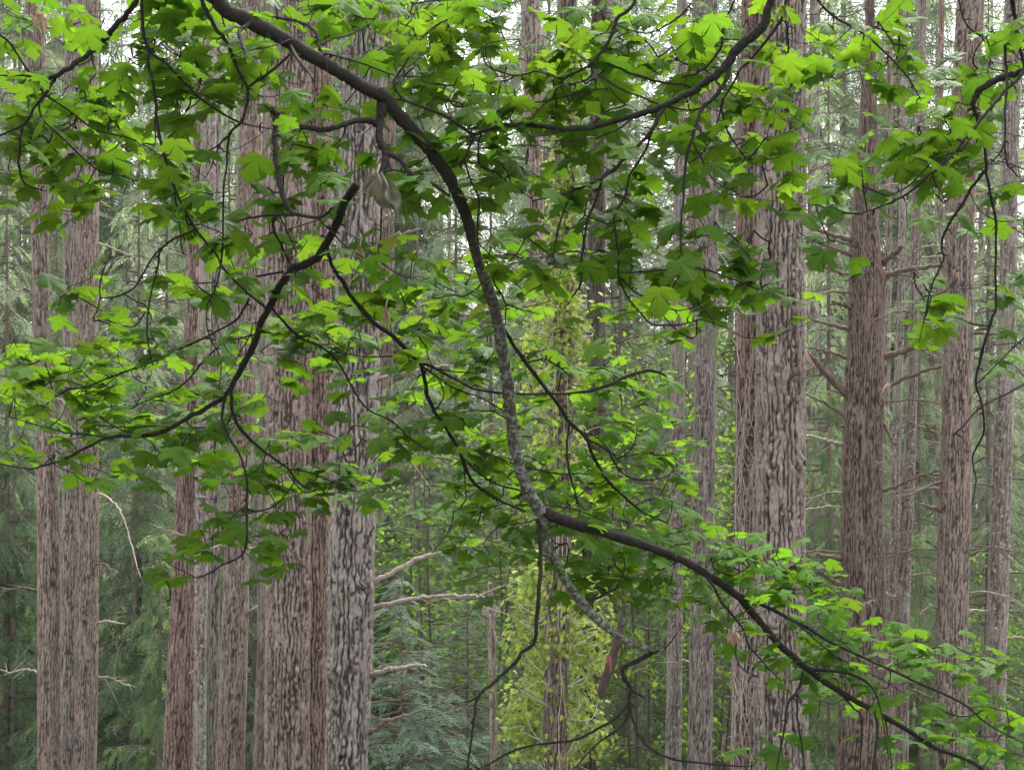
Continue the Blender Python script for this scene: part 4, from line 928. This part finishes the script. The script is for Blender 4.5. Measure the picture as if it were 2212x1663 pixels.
  ('branch', [(363, 525), (345, 545), (340, 580), (325, 640), (318, 700), (320, 740), (331, 790)], [4, 5, 4, 4, 4, 4, 3], .1),
  ('branch', [(217, 645), (210, 670), (202, 685)], [3, 3, 2], .0),
  ('branch', [(217, 645), (215, 620), (225, 580), (240, 552)], [3, 3, 3, 2], .0),
 ]),
 'hanging2': dict(label='maple branch dropping from the top just left of the thick limb', D=3.9, br=[
  ('limb', [(425, -25), (440, 13), (463, 57), (477, 75), (490, 93), (507, 133), (520, 163), (535, 193), (533, 227), (523, 260), (497, 290), (492, 317), (490, 360), (483, 417), (482, 483), (480, 550), (467, 620), (450, 656), (447, 703), (457, 736), (477, 780), (473, 846)], [9, 9, 8, 8, 8, 7, 7, 7, 6, 6, 6, 5, 4, 4, 4, 4, 3, 3, 3, 3, 3, 2], .4),
  ('branch', [(535, 190), (550, 178), (567, 167), (600, 143), (628, 115)], [6, 6, 6, 6, 5], -.2),
  ('branch', [(500, 288), (485, 302), (473, 313), (455, 325), (437, 333)], [5, 5, 4, 3, 2], .1),
  ('branch', [(473, 313), (460, 350), (445, 385)], [3, 3, 2], .1),
  ('branch', [(505, 130), (515, 118), (530, 115)], [4, 4, 3], .0),
 ]),
 'centre': dict(label='mossy maple branch coming from the top right of centre and reaching left over the limb', D=4.1, br=[
  ('limb', [(1675, -20), (1661, 15), (1655, 40), (1648, 57), (1630, 75), (1608, 90), (1590, 110), (1575, 133), (1560, 152), (1541, 167), (1520, 182), (1498, 197), (1475, 208), (1437, 227), (1405, 240), (1371, 250), (1304, 268), (1255, 277), (1211, 279), (1175, 273), (1137, 270), (1100, 270), (1071, 274), (1048, 282), (1027, 290), (1004, 280), (978, 262), (951, 247), (871, 217), (845, 220)], [18, 18, 19, 20, 21, 21, 20, 20, 18, 17, 15, 15, 15, 14, 13, 13, 12, 12, 11, 10, 9, 9, 9, 8, 8, 7, 7, 6, 5, 4], .2),
  ('branch', [(1575, 140), (1571, 165), (1551, 200), (1535, 218), (1518, 233), (1506, 262), (1498, 293), (1485, 333), (1478, 383), (1474, 450), (1470, 520), (1478, 590)], [10, 10, 9, 8, 8, 8, 7, 7, 6, 5, 5, 4], -.2),
  ('branch', [(1518, 233), (1505, 236), (1475, 238), (1440, 230)], [6, 5, 5, 5], .1),
  ('branch', [(1437, 230), (1420, 260), (1404, 287), (1382, 310), (1361, 333), (1330, 362), (1304, 383), (1270, 400), (1237, 413), (1195, 425), (1150, 434)], [9, 9, 9, 8, 8, 8, 7, 6, 6, 5, 3], -.2),
  ('branch', [(1405, 285), (1397, 320), (1364, 373), (1355, 400), (1347, 430), (1330, 460), (1327, 473), (1331, 517), (1337, 550), (1337, 596), (1357, 643), (1387, 680), (1407, 700), (1440, 702), (1475, 701), (1510, 690)], [6, 6, 5, 5, 5, 5, 5, 5, 5, 5, 4, 4, 4, 4, 3, 2], .2),
  ('branch', [(1340, 600), (1370, 630), (1410, 650), (1460, 670), (1500, 665)], [4, 4, 4, 3, 2], .1),
  ('branch', [(1300, 386), (1287, 433), (1267, 483), (1258, 547), (1257, 573), (1254, 613), (1234, 643)], [6, 6, 6, 6, 5, 5, 4], .1),
  ('branch', [(1237, 413), (1221, 450), (1204, 500), (1197, 550), (1198, 565)], [4, 4, 4, 3, 2], .1),
  ('branch', [(1375, -15), (1364, 17), (1334, 40), (1325, 65), (1317, 87), (1305, 105), (1291, 123), (1271, 143), (1217, 173), (1194, 210), (1167, 233), (1143, 265)], [8, 8, 8, 8, 7, 7, 7, 6, 6, 5, 4, 3], .0),
  ('branch', [(1217, 173), (1187, 163), (1160, 155), (1137, 160), (1110, 164), (1087, 157), (1054, 143), (1044, 117), (1054, 97), (1091, 87), (1120, 86)], [5, 4, 4, 4, 4, 4, 4, 3, 3, 2, 2], .2),
  ('branch', [(1271, 146), (1290, 138), (1304, 135), (1330, 145), (1354, 155), (1404, 172), (1440, 180), (1475, 183), (1498, 195)], [5, 5, 5, 6, 6, 6, 5, 5, 5], .1),
  ('branch', [(1277, 143), (1278, 163), (1257, 177), (1225, 182)], [6, 6, 5, 3], .0),
  ('branch', [(1490, 10), (1475, 30), (1455, 45), (1431, 60), (1410, 70), (1387, 72), (1347, 60), (1297, 33)], [4, 4, 4, 4, 3, 3, 3, 2], .1),
  ('branch', [(968, 42), (937, 60), (901, 93), (881, 130), (854, 170), (852, 187), (867, 212)], [4, 5, 5, 5, 5, 5, 5], -.1),
  ('branch', [(901, 90), (891, 63), (861, 50)], [4, 3, 2], .0),
  ('branch', [(1027, 290), (1015, 318), (1004, 340), (992, 352), (977, 363)], [5, 5, 5, 4, 2], .0),
  ('branch', [(1004, 342), (1010, 370), (1017, 393), (1034, 430), (1032, 483), (1034, 523), (1057, 550), (1070, 580)], [4, 4, 4, 4, 4, 3, 3, 2], .2),
  ('branch', [(1047, 276), (1036, 300), (1034, 320), (1037, 357), (1071, 373), (1104, 400), (1150, 430)], [4, 4, 4, 4, 4, 3, 2], .2),
  ('branch', [(1211, 280), (1180, 292), (1145, 296)], [6, 4, 2], -.1),
  ('branch', [(1371, 252), (1330, 282), (1270, 300), (1165, 305)], [5, 4, 3, 2], -.1),
  ('branch', [(1111, 192), (1114, 210), (1130, 219), (1151, 222), (1204, 213), (1271, 197), (1317, 190)], [3, 4, 4, 4, 4, 3, 2], .0),
  ('branch', [(1297, 163), (1337, 190), (1380, 208), (1421, 224)], [4, 4, 4, 5], .0),
  ('branch', [(1702, -10), (1695, 15), (1688, 43), (1675, 62), (1661, 80), (1625, 127), (1598, 153), (1581, 187), (1561, 220), (1563, 260), (1581, 300), (1598, 327), (1612, 345)], [6, 6, 7, 7, 7, 6, 5, 5, 5, 4, 4, 3, 2], .1),
  ('branch', [(1590, -10), (1581, 15), (1568, 38), (1561, 57), (1558, 100), (1531, 140), (1501, 160), (1472, 167)], [5, 5, 5, 5, 5, 4, 4, 3], .1),
  ('branch', [(1561, 213), (1551, 260), (1521, 327), (1488, 353)], [4, 4, 4, 3], .1),
  ('branch', [(1498, 310), (1525, 363), (1545, 393), (1585, 413)], [4, 4, 3, 2], .1),
  ('branch', [(1695, 20), (1700, 60), (1703, 110), (1695, 150)], [4, 4, 4, 2], .1),
  ('branch', [(1478, 590), (1490, 620), (1505, 650), (1530, 680), (1545, 700)], [4, 4, 4, 3, 2], .1),
  ('branch', [(1476, 580), (1500, 578), (1540, 588), (1600, 610), (1640, 625)], [5, 5, 4, 4, 3], .2),
  ('branch', [(1474, 582), (1430, 583), (1380, 588), (1340, 588)], [5, 5, 5, 4], .1),
  ('branch', [(1470, 590), (1450, 625), (1435, 640)], [4, 4, 2], .1),
 ]),
 'right': dict(label='lichened maple branch hanging down from the upper right edge', D=4.1, br=[
  ('limb', [(2230, 145), (2198, 157), (2175, 165), (2158, 170), (2138, 180), (2118, 193), (2107, 208), (2101, 223), (2104, 240), (2111, 253), (2121, 293), (2130, 340), (2130, 372), (2138, 417), (2151, 473), (2151, 533), (2151, 600), (2151, 663), (2138, 703), (2115, 786), (2108, 830), (2121, 873), (2125, 936), (2101, 986), (2108, 1036), (2100, 1090)], [14, 14, 14, 15, 15, 14, 12, 10, 9, 9, 8, 7, 7, 6, 6, 5, 5, 6, 7, 6, 5, 5, 5, 4, 3, 2], .3),
  ('branch', [(2128, 367), (2112, 390), (2095, 410), (2080, 440), (2061, 467), (2038, 507), (2034, 535), (2038, 555), (2030, 580), (2015, 610), (2005, 650), (1985, 740)], [7, 7, 7, 7, 6, 6, 5, 5, 4, 4, 4, 2], .1),
  ('branch', [(2225, 140), (2198, 170), (2185, 185), (2168, 200), (2148, 225), (2125, 250), (2103, 280), (2081, 307), (2055, 338), (2025, 363), (1995, 390), (1958, 420), (1930, 435), (1901, 447), (1858, 463)], [7, 7, 7, 7, 7, 7, 6, 6, 6, 6, 6, 5, 5, 4, 3], -.2),
  ('branch', [(2115, 260), (2085, 315), (2060, 330), (2020, 345), (1965, 400), (1920, 425)], [4, 5, 5, 4, 4, 2], -.1),
  ('branch', [(2180, -20), (2187, 15), (2192, 40), (2196, 67), (2205, 110), (2215, 150)], [10, 10, 10, 9, 8, 8], .1),
  ('branch', [(2191, 45), (2183, 70), (2171, 97), (2172, 130), (2175, 160), (2171, 233), (2171, 300), (2160, 330), (2141, 353)], [6, 6, 6, 6, 5, 5, 5, 4, 3], -.1),
  ('branch', [(2171, 300), (2172, 330), (2178, 357), (2200, 383)], [4, 4, 4, 3], .0),
  ('branch', [(2081, 310), (2058, 290), (2045, 265), (2033, 240)], [4, 4, 3, 2], -.1),
  ('branch', [(2014, 372), (2020, 395), (2038, 425), (2043, 455)], [4, 4, 3, 2], .1),
  ('branch', [(2108, 830), (2150, 790), (2190, 750), (2230, 715)], [3, 3, 4, 4], .2),
  ('branch', [(2110, 885), (2150, 862), (2185, 845), (2225, 822)], [4, 4, 5, 5], .3),
  ('branch', [(2060, 940), (2085, 915), (2110, 885)], [5, 5, 4], .1),
 ]),
 'top_right': dict(label='thin maple twig slanting down from the top edge right of the widest right trunk', D=4.0, br=[
  ('limb', [(1755, -15), (1776, 13), (1792, 28), (1808, 40), (1840, 58), (1875, 80), (1918, 120), (1940, 143), (1958, 163), (1975, 190), (1990, 216)], [5, 5, 5, 5, 5, 5, 4, 4, 4, 3, 2], .1),
  ('branch', [(1798, 32), (1801, 45), (1798, 62)], [4, 3, 2], .0),
  ('branch', [(1918, 122), (1915, 140), (1900, 146)], [4, 3, 2], .0),
  ('branch', [(2068, -10), (2075, 15), (2085, 50), (2108, 73), (2130, 80)], [4, 4, 4, 4, 2], .0),
  ('branch', [(2130, 80), (2140, 115), (2138, 145), (2155, 152), (2171, 155)], [3, 3, 3, 3, 3], .0),
 ]),
}
GRID = """
5 4 3 6 2 1 7 8 7 4 3 4 3 6 8 8 8 6 7 7 9 6 1 4 5 6 5 6 6 4 2 1 2 3 4 2 0 0 3 1 1 0 1 1
2 1 4 6 7 1 7 8 8 7 5 4 2 4 6 4 7 8 7 5 6 7 1 5 6 8 8 7 6 7 8 7 5 4 4 7 6 4 6 1 0 1 6 6
3 4 2 3 1 3 8 9 8 7 8 7 2 1 3 3 6 8 6 7 6 5 3 6 8 7 8 7 8 7 7 6 7 6 6 5 6 5 3 4 1 4 5 3
6 6 5 9 7 3 8 9 9 8 8 8 3 2 5 1 3 7 8 7 8 5 6 7 7 6 7 7 6 4 5 5 6 7 7 6 2 3 7 7 6 6 6 4
7 8 7 9 9 5 6 8 6 7 6 5 4 4 6 4 2 5 8 6 6 8 6 4 5 6 5 4 3 4 5 5 7 4 3 2 1 1 6 6 6 5 5 5
6 8 7 8 8 7 7 7 2 2 2 4 6 5 3 3 2 3 6 5 6 7 6 6 5 5 3 4 6 6 5 5 6 3 1 0 0 0 3 5 6 6 5 3
7 8 7 5 6 7 6 8 5 1 0 1 5 6 6 5 3 5 4 5 4 6 7 3 3 4 4 3 6 5 5 5 6 8 3 2 4 5 6 8 7 6 5 2
6 7 6 4 7 4 6 8 4 0 0 3 7 7 6 6 4 5 6 6 7 7 8 6 3 5 6 7 6 4 6 6 4 6 3 4 7 7 7 7 6 6 3 4
5 5 6 6 1 0 4 5 5 3 5 6 3 5 6 1 1 5 6 2 5 5 4 5 6 4 4 2 2 1 5 4 6 4 5 7 6 5 6 3 5 6 5 4
0 4 6 1 0 0 6 6 5 4 6 5 5 4 3 0 0 0 0 0 1 1 6 5 1 4 4 2 4 5 4 4 0 0 4 4 2 2 4 1 5 5 4 2
0 0 0 0 0 0 0 3 5 5 6 6 5 4 4 5 6 4 1 1 1 3 6 6 6 7 7 7 7 6 7 5 5 1 4 3 2 4 5 0 0 0 0 0
0 0 0 0 2 1 0 1 0 6 7 6 4 3 5 6 7 6 5 7 5 5 8 7 7 6 7 6 5 6 7 6 7 5 3 2 4 2 0 0 0 0 0 0
0 0 5 3 5 2 4 4 3 1 4 4 5 4 5 6 7 7 7 6 6 6 6 7 7 6 6 6 7 6 6 7 6 6 5 3 0 0 0 0 5 4 5 6
0 0 7 6 7 3 6 4 0 2 3 3 5 6 6 7 6 7 7 8 6 5 5 5 6 4 5 6 4 4 6 6 6 3 1 1 0 0 0 2 7 3 2 1
0 0 0 1 3 7 6 6 2 3 3 5 7 7 7 5 6 6 7 7 6 6 4 3 2 1 1 1 4 5 2 0 0 2 0 0 0 0 0 3 6 2 0 2
8 6 4 7 5 6 6 7 6 5 5 5 4 6 6 6 5 6 5 6 7 6 3 4 6 6 4 1 0 0 0 0 0 0 0 0 0 0 0 0 0 0 0 4
8 7 7 8 7 7 5 6 5 3 3 1 4 5 4 3 2 1 3 5 7 3 6 6 4 5 6 4 2 0 0 0 0 0 0 0 0 0 0 0 0 0 0 0
7 6 6 8 7 6 5 5 4 3 4 1 0 0 2 1 4 5 4 4 6 3 6 6 3 4 5 6 5 1 0 0 0 0 0 0 0 0 0 0 0 0 0 0
7 6 5 6 6 6 4 6 6 6 6 5 5 5 4 0 4 5 4 5 6 3 6 4 3 6 6 6 7 4 0 0 0 0 0 0 0 0 0 0 0 0 0 0
3 4 4 5 6 4 5 7 6 7 6 6 6 3 4 3 5 4 6 5 7 5 6 5 5 6 7 6 7 3 0 0 0 0 0 0 0 0 0 0 0 0 0 0
0 1 2 3 6 6 6 1 5 3 5 7 6 7 8 6 6 4 1 3 7 5 6 6 6 7 6 5 4 5 0 0 0 0 0 0 0 0 0 0 0 0 0 0
0 0 0 0 0 0 1 0 0 2 6 3 5 5 6 6 4 2 2 5 8 5 6 6 6 6 6 5 5 4 0 0 0 0 0 0 0 0 0 0 0 0 0 0
0 0 0 0 0 0 0 0 0 3 5 7 1 1 0 0 0 1 3 5 8 6 6 6 6 6 6 6 6 6 5 1 0 0 0 0 0 0 0 0 0 0 0 0
0 0 0 0 0 0 0 0 5 6 7 7 4 2 0 0 0 1 3 6 7 6 6 6 5 5 6 6 7 5 5 7 7 6 3 0 0 0 0 0 0 0 0 0
0 0 0 0 0 0 4 7 6 4 0 2 3 1 0 0 0 0 2 3 6 2 1 3 5 6 7 6 6 4 5 7 7 7 6 4 1 0 0 0 0 0 0 0
0 0 0 0 0 0 0 0 0 0 0 0 0 0 0 0 0 0 0 0 1 0 0 1 2 5 5 6 6 5 5 6 6 7 6 6 3 0 0 0 0 0 0 0
0 0 0 0 0 0 0 0 0 0 0 0 0 0 0 0 0 0 0 0 0 0 0 0 0 0 0 0 0 4 5 4 4 4 6 6 6 4 1 0 0 0 0 0
0 0 0 0 0 0 0 0 0 0 0 0 0 0 0 0 0 0 0 0 0 0 0 0 0 0 0 0 0 0 0 1 4 3 4 5 6 6 7 4 4 2 0 0
0 0 0 0 0 0 0 0 0 0 0 0 0 0 0 0 0 0 0 0 0 0 0 0 0 0 0 0 0 0 0 0 4 5 6 4 4 5 6 6 5 5 4 2
0 0 0 0 0 0 0 0 0 0 0 0 0 0 0 0 0 0 0 0 0 0 0 0 0 0 0 0 0 0 0 0 0 3 3 4 5 6 5 5 5 5 5 3
0 0 0 0 0 0 0 0 0 0 0 0 0 0 0 0 0 0 0 0 0 0 0 0 0 0 0 0 0 0 0 0 0 2 4 3 3 3 4 3 4 5 5 6
0 0 0 0 0 0 0 0 0 0 0 0 0 0 0 0 0 0 0 0 0 0 0 0 0 0 0 0 0 0 0 0 0 3 3 3 1 1 1 2 5 6 6 6
0 0 0 0 0 0 0 0 0 0 0 0 0 0 0 0 0 0 0 0 0 0 0 0 0 0 0 0 0 0 0 5 5 5 3 0 0 1 3 4 3 5 6 6
"""
GR = [[int(c) for c in l.split()] for l in GRID.strip().split('\n')]

all_pts, all_xy, all_b = [], [], []
for key, B in BOUGH.items():
    fx, fy = B['br'][0][1][1]
    origin = P(fx, fy, B['D']); B['origin'] = origin; B['pts'] = []; B['xyd'] = []
    B['root'] = thing('maple_bough', B['label'], 'branch', tuple(origin))
    for bi, (nm, pts, dia, dD) in enumerate(B['br']):
        pts = np.array(pts, float); n = len(pts)
        if bi == 0: D0 = B['D']
        else:
            X_ = np.array(B['xyd']); i = np.argmin((X_[:, 0] - pts[0][0]) ** 2 + (X_[:, 1] - pts[0][1]) ** 2); j = np.argmin((X_[:, 0] - pts[-1][0]) ** 2 + (X_[:, 1] - pts[-1][1]) ** 2)
            d0 = math.hypot(*(X_[i, :2] - pts[0])); d1 = math.hypot(*(X_[j, :2] - pts[-1]))
            D0 = X_[i, 2] if d0 <= max(d1, 25) or d1 > 25 else X_[j, 2] - dD
        seg = np.concatenate([[0], np.cumsum(np.hypot(*np.diff(pts, axis=0).T))]); tt = seg / seg[-1]
        Ds = D0 + dD * tt
        W_ = np.array([P(x, y, d) for (x, y), d in zip(pts, Ds)])
        k = 6; c = catmull(W_, k); ti = np.linspace(0, n - 1, len(c))
        dd = np.interp(ti, np.arange(n), dia); dcur = np.interp(ti, np.arange(n), Ds)
        rad = dd / 2 / F * dcur
        rr = np.random.default_rng(bi * 7 + len(key))
        sm = rr.normal(0, 1, (len(c), 3)); sm = (sm + np.roll(sm, 1, 0) + np.roll(sm, -1, 0)) / 3
        c = c + sm * np.minimum(rad, .006)[:, None] * .35; rad = rad * (1 + rr.normal(0, .05, len(rad)))
        thick = max(dia) > 15
        if thick:   # finer mesh, rough bark
            c2 = catmull(c, 3); r2 = np.interp(np.linspace(0, 1, len(c2)), np.linspace(0, 1, len(rad)), rad)
            r2 *= 1 + .03 * np.sin(np.arange(len(r2)) * .9) ; V, fs = tube(c2, r2, 20, True, .05, bi)
        else:
            V, fs = tube(c, rad, 8 if max(dia) > 7 else 6, True, .08, bi)
        A = Acc(); A.add(V, fs)
        # buds and short spurs
        for q in range(int(seg[-1] / 28)):
            i = rr.integers(1, len(c) - 1); tng = c[i] - c[i - 1]; tng /= np.linalg.norm(tng) + 1e-9
            sd_ = np.cross(tng, rr.normal(0, 1, 3)); sd_ /= np.linalg.norm(sd_) + 1e-9
            L = rr.uniform(.006, .022)
            A.add(*tube(np.array([c[i], c[i] + sd_ * (rad[i] + L * .5), c[i] + sd_ * (rad[i] + L) + tng * L * .5]), np.array([.0028, .0022, .001]), 4, False))
        mat = M['maple_bark']
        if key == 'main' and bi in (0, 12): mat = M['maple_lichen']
        elif max(dia) < 8: mat = M['twig']
        me = A.mesh(nm, mat, True)
        co = np.empty(len(me.vertices) * 3, np.float32); me.vertices.foreach_get('co', co)
        me.vertices.foreach_set('co', (co.reshape(-1, 3) - origin.astype(np.float32)).ravel())
        if thick:
            at = me.attributes.new('furrow', 'FLOAT', 'POINT'); at.data.foreach_set('value', np.zeros(len(me.vertices), np.float32))
        obj(nm, me, B['root'])
        xy = np.column_stack([CX + c[:, 0] / c[:, 1] * F, CY - c[:, 2] / c[:, 1] * F, c[:, 1]])
        B['xyd'].extend(xy.tolist())
        B['pts'].extend(c.tolist())
        if max(dd) < 16 or True:
            sel = np.arange(len(c))[(dd < 17)] if key == 'main' and bi == 0 else np.arange(len(c))
            all_pts.append(c[sel]); all_xy.append(xy[sel]); all_b += [key] * len(sel)
AP = np.vstack(all_pts); AX = np.vstack(all_xy); AB = np.array(all_b)

# joined leaves have no local leaf coordinates, so they go without the vein pattern
M['leaf_a_w'] = leaf_mat('joined_leaf_green', (.058, .135, .012), (.110, .215, .010), .50)
M['leaf_b_w'] = leaf_mat('joined_leaf_bright', (.066, .150, .012), (.130, .250, .012), .53)
M['leaf_c_w'] = leaf_mat('joined_leaf_dark', (.050, .118, .012), (.090, .190, .010), .50)
M['leaf_y_w'] = M['leaf_y']
# leaf positions
r = np.random.default_rng(21); LV = []
for gy_, row in enumerate(GR):
    for gx_, dgt in enumerate(row):
        if not dgt: continue
        # smooth depth from the nearest branch
        ccx, ccy = gx_ * 50 + 25, gy_ * 50 + 25
        d2 = (AX[:, 0] - ccx) ** 2 + (AX[:, 1] - ccy) ** 2
        Dm = AX[np.argmin(d2), 2]
        cov = min(.93, dgt / 9.6); area = (.094 / Dm * F) ** 2 * .50 * .46
        lam = -math.log(1 - cov) * 2500 / area * LEAFK
        if 15 <= gx_ <= 16 and 7 <= gy_ <= 9: lam *= .25
        for q in range(r.poisson(lam)):
            x = ccx + r.uniform(-27, 27); y = ccy + r.uniform(-27, 27)
            LV.append((x, y))
LV = np.array(LV)
own = []; LP = []
for x, y in LV:
    w = (AX[:, 0] - x) ** 2 + (AX[:, 1] - y) ** 2 + r.uniform(0, 900)
    i = int(np.argmin(w)); D = AX[i, 2] + r.normal(.24, .17)
    own.append(AB[i]); LP.append(P(x, y, max(3.3, D)))
own = np.array(own); LP = np.array(LP)
tone = vnoise(LV[:, 0] / 150, np.abs(LV[:, 1]) / 110, 64, 77)
n_leaf = 0
for key, B in BOUGH.items():
    ids = np.where(own == key)[0]
    if not len(ids): continue
    origin = B['origin']
    # each leaf: direction of the tip, drop, roll; then the petiole's foot
    foot = []; Ms = []; ks = []
    for i in ids:
        az_ = r.uniform(0, 2 * math.pi); dr = math.radians(r.uniform(4, 42)); s = r.uniform(.060, .110)
        if LV[i][1] > 650: dr = math.radians(r.uniform(0, 30))
        ydir = np.array([math.cos(az_) * math.cos(dr), math.sin(az_) * math.cos(dr), -math.sin(dr)])
        MM = rot_from(ydir, r.normal(0, .30)); MM = np.stack([MM[:, 1] * -1, MM[:, 0], MM[:, 2]], 1)
        if np.linalg.det(MM) < 0: MM[:, 0] *= -1
        MM = MM * s; Ms.append(MM); vi = int(r.integers(7)); ks.append(vi)
        tip = LEAFS[(vi, 'leaf_a')][1]
        c0 = LP[i] - MM @ np.array([0, .4, 0]); LP[i] = c0
        foot.append(c0 + MM @ tip)
    foot = np.array(foot)
    # grow twigs: each foot joins the nearest thing already growing
    base = AP[AB == key]; nn = len(ids)
    dist = np.full(nn, 1e9); par = np.zeros((nn, 3)); pari = np.full(nn, -1)
    for a in range(0, len(base), 400):
        d = np.linalg.norm(foot[:, None] - base[None, a:a + 400], axis=2); m = d.argmin(1); dm = d[np.arange(nn), m]
        up = dm < dist; dist[up] = dm[up]; par[up] = base[a + m[up]]
    done = np.zeros(nn, bool); kids = np.zeros(nn, int); order = []
    for _ in range(nn):
        dd_ = np.where(done, 1e9, dist); j = int(dd_.argmin()); done[j] = True; order.append(j)
        d = np.linalg.norm(foot - foot[j], axis=1) * 1.15 + .01; up = (~done) & (d < dist)
        dist[up] = d[up]; par[up] = foot[j]; pari[up] = j
    for j in reversed(order):
        if pari[j] >= 0: kids[pari[j]] += kids[j] + 1
    A = Acc()
    for j in order:
        a, b = par[j], foot[j]; L = np.linalg.norm(b - a)
        if L < .004: continue
        rr0 = .0008 * math.sqrt(1 + kids[j]); rr0 = min(rr0, .0024)
        mid = (a + b) / 2 + r.normal(0, .06, 3) * L + np.array([0, 0, -.05 * L]); q = catmull(np.array([a, mid, b]), 3 if L > .08 else 2)
        A.add(*tube(q, np.linspace(rr0 * 1.15, rr0, len(q)), 4, False))
    me = A.mesh('twigs', M['twig'], True); co = np.empty(len(me.vertices) * 3, np.float32); me.vertices.foreach_get('co', co)
    me.vertices.foreach_set('co', (co.reshape(-1, 3) - origin.astype(np.float32)).ravel()); obj('twigs', me, B['root'], kind='stuff')
    # largest 300 one by one, the rest joined
    size = np.array([np.linalg.norm(Ms[q][:, 1]) / LP[ids[q]][1] for q in range(nn)]); rank = np.argsort(-size)
    inside = np.array([(-30 < LV[i][0] < 2240) and (-20 < LV[i][1] < 1680) for i in ids])
    rest = {}
    for pos, q in enumerate(rank):
        i = ids[q]; tn = tone[i] + r.normal(0, .16)
        k = 'leaf_b' if tn > .60 else ('leaf_c' if tn < .36 else 'leaf_a')
        if r.random() < .006: k = 'leaf_y'
        me, tip, V_, f_ = LEAFS[(ks[q], k)]
        if pos < 298:
            o = bpy.data.objects.new('leaf', me); COL.objects.link(o); o.parent = B['root']
            mw = Matrix([[*Ms[q][a], (LP[i] - origin)[a]] for a in range(3)] + [[0, 0, 0, 1]]); o.matrix_local = mw; n_leaf += 1
        else:
            rest.setdefault(k, []).append((V_ @ Ms[q].T + LP[i] - origin, f_))
    for k, lst in rest.items():
        A = Acc()
        for V, fs in lst: A.add(V, fs)
        obj('small_leaves', A.mesh('small_leaves', M[k + '_w'], True), B['root'], kind='stuff')
print('leaves', n_leaf, len(LV))

# ------------------------------------------------------------------ dead leaves
def crumpled(name, label, x, y, w, h, D, mat, seed, lobes=5, tilt=0.0):
    r = np.random.default_rng(seed); n, m = 33, 24; k = D / F; V = []
    c0 = P(x, y - h / 2, D)
    for i in range(m):
        v = i / (m - 1)
        for j in range(n):
            u = j / (n - 1) * 2 - 1
            ww = (.34 + .66 * math.sin(min(1, v * 1.25) * math.pi / 2) ** .9) * w / 2 * k
            L = h * k * (.80 + .22 * u * v - .20 * abs(math.sin(u * lobes * .8 + .6 + seed)) * v - .10 * u * u)
            pleat = math.sin(u * 5.0 + seed + v * 2.5 + math.sin(v * 6)) * .008 + math.sin(u * 13 + v * 7 + seed) * .006 + math.sin(u * 3 - v * 11) * .004
            pt = c0 + np.array([u * ww * (.86 + .1 * math.sin(v * 5)) + tilt * v * L, (pleat * 1.2 - .02 * (1 - u * u)) * (w / 80), -v * L + .004 * math.sin(u * 12 + v * 9)])
            V.append(pt + r.normal(0, .0006, 3))
    i, j = np.meshgrid(np.arange(m - 1), np.arange(n - 1), indexing='ij')
    Fq = np.stack([i * n + j, i * n + j + 1, (i + 1) * n + j + 1, (i + 1) * n + j], -1).reshape(-1, 4)
    rt = thing(name, label, 'leaf', tuple(c0))
    obj('blade', mesh_np('blade', np.array(V) - c0, [Fq], M[mat], True), rt)
    q = catmull(np.array([c0 + [.004, .01, .03], c0 + [0, 0, 0], c0 + [.012, -.012, -h * k * .4], c0 + [.03 * w / 80, -.012, -h * k * .85]]), 4)
    Vt, ft = tube(q - c0, np.linspace(.0022, .001, len(q)), 5, False)
    obj('stalk', mesh_np('stalk', Vt, ft, M['vine'], True), rt)
crumpled('dead_leaf', 'big curled grey dead leaf hanging beside the thick maple limb', 816, 432, 96, 108, 3.72, 'dead_leaf', 3, tilt=.22)
crumpled('dead_leaf', 'tan dead leaf clump hanging near the top left corner', 86, 54, 44, 52, 3.8, 'tan_leaf', 5)
crumpled('dead_leaf', 'small tan dead leaf hanging point up below the grey dead leaf', 834, 690, 22, 48, 4.3, 'tan_leaf', 7)
crumpled('dead_leaf', 'small pinkish dead leaf just left below the grey dead leaf', 778, 552, 24, 36, 4.2, 'tan_leaf', 8)
crumpled('dead_leaf', 'yellowish dead leaf on the mossy branch at the top edge', 1692, 34, 26, 40, 4.05, 'leaf_y', 9)
crumpled('dead_leaf', 'red dead leaf caught on the dark broken branch chunk', 1316, 1436, 18, 46, 12.85, 'red_leaf', 11, lobes=2)
crumpled('dead_leaf', 'tan dead leaf drooping in front of the vine-covered right trunk', 1584, 1386, 40, 44, 5.1, 'tan_leaf', 12)
crumpled('dead_leaf', 'small pink dead leaf low by the thin knobbly trunk', 1975, 1538, 12, 20, 8.0, 'tan_leaf', 13)
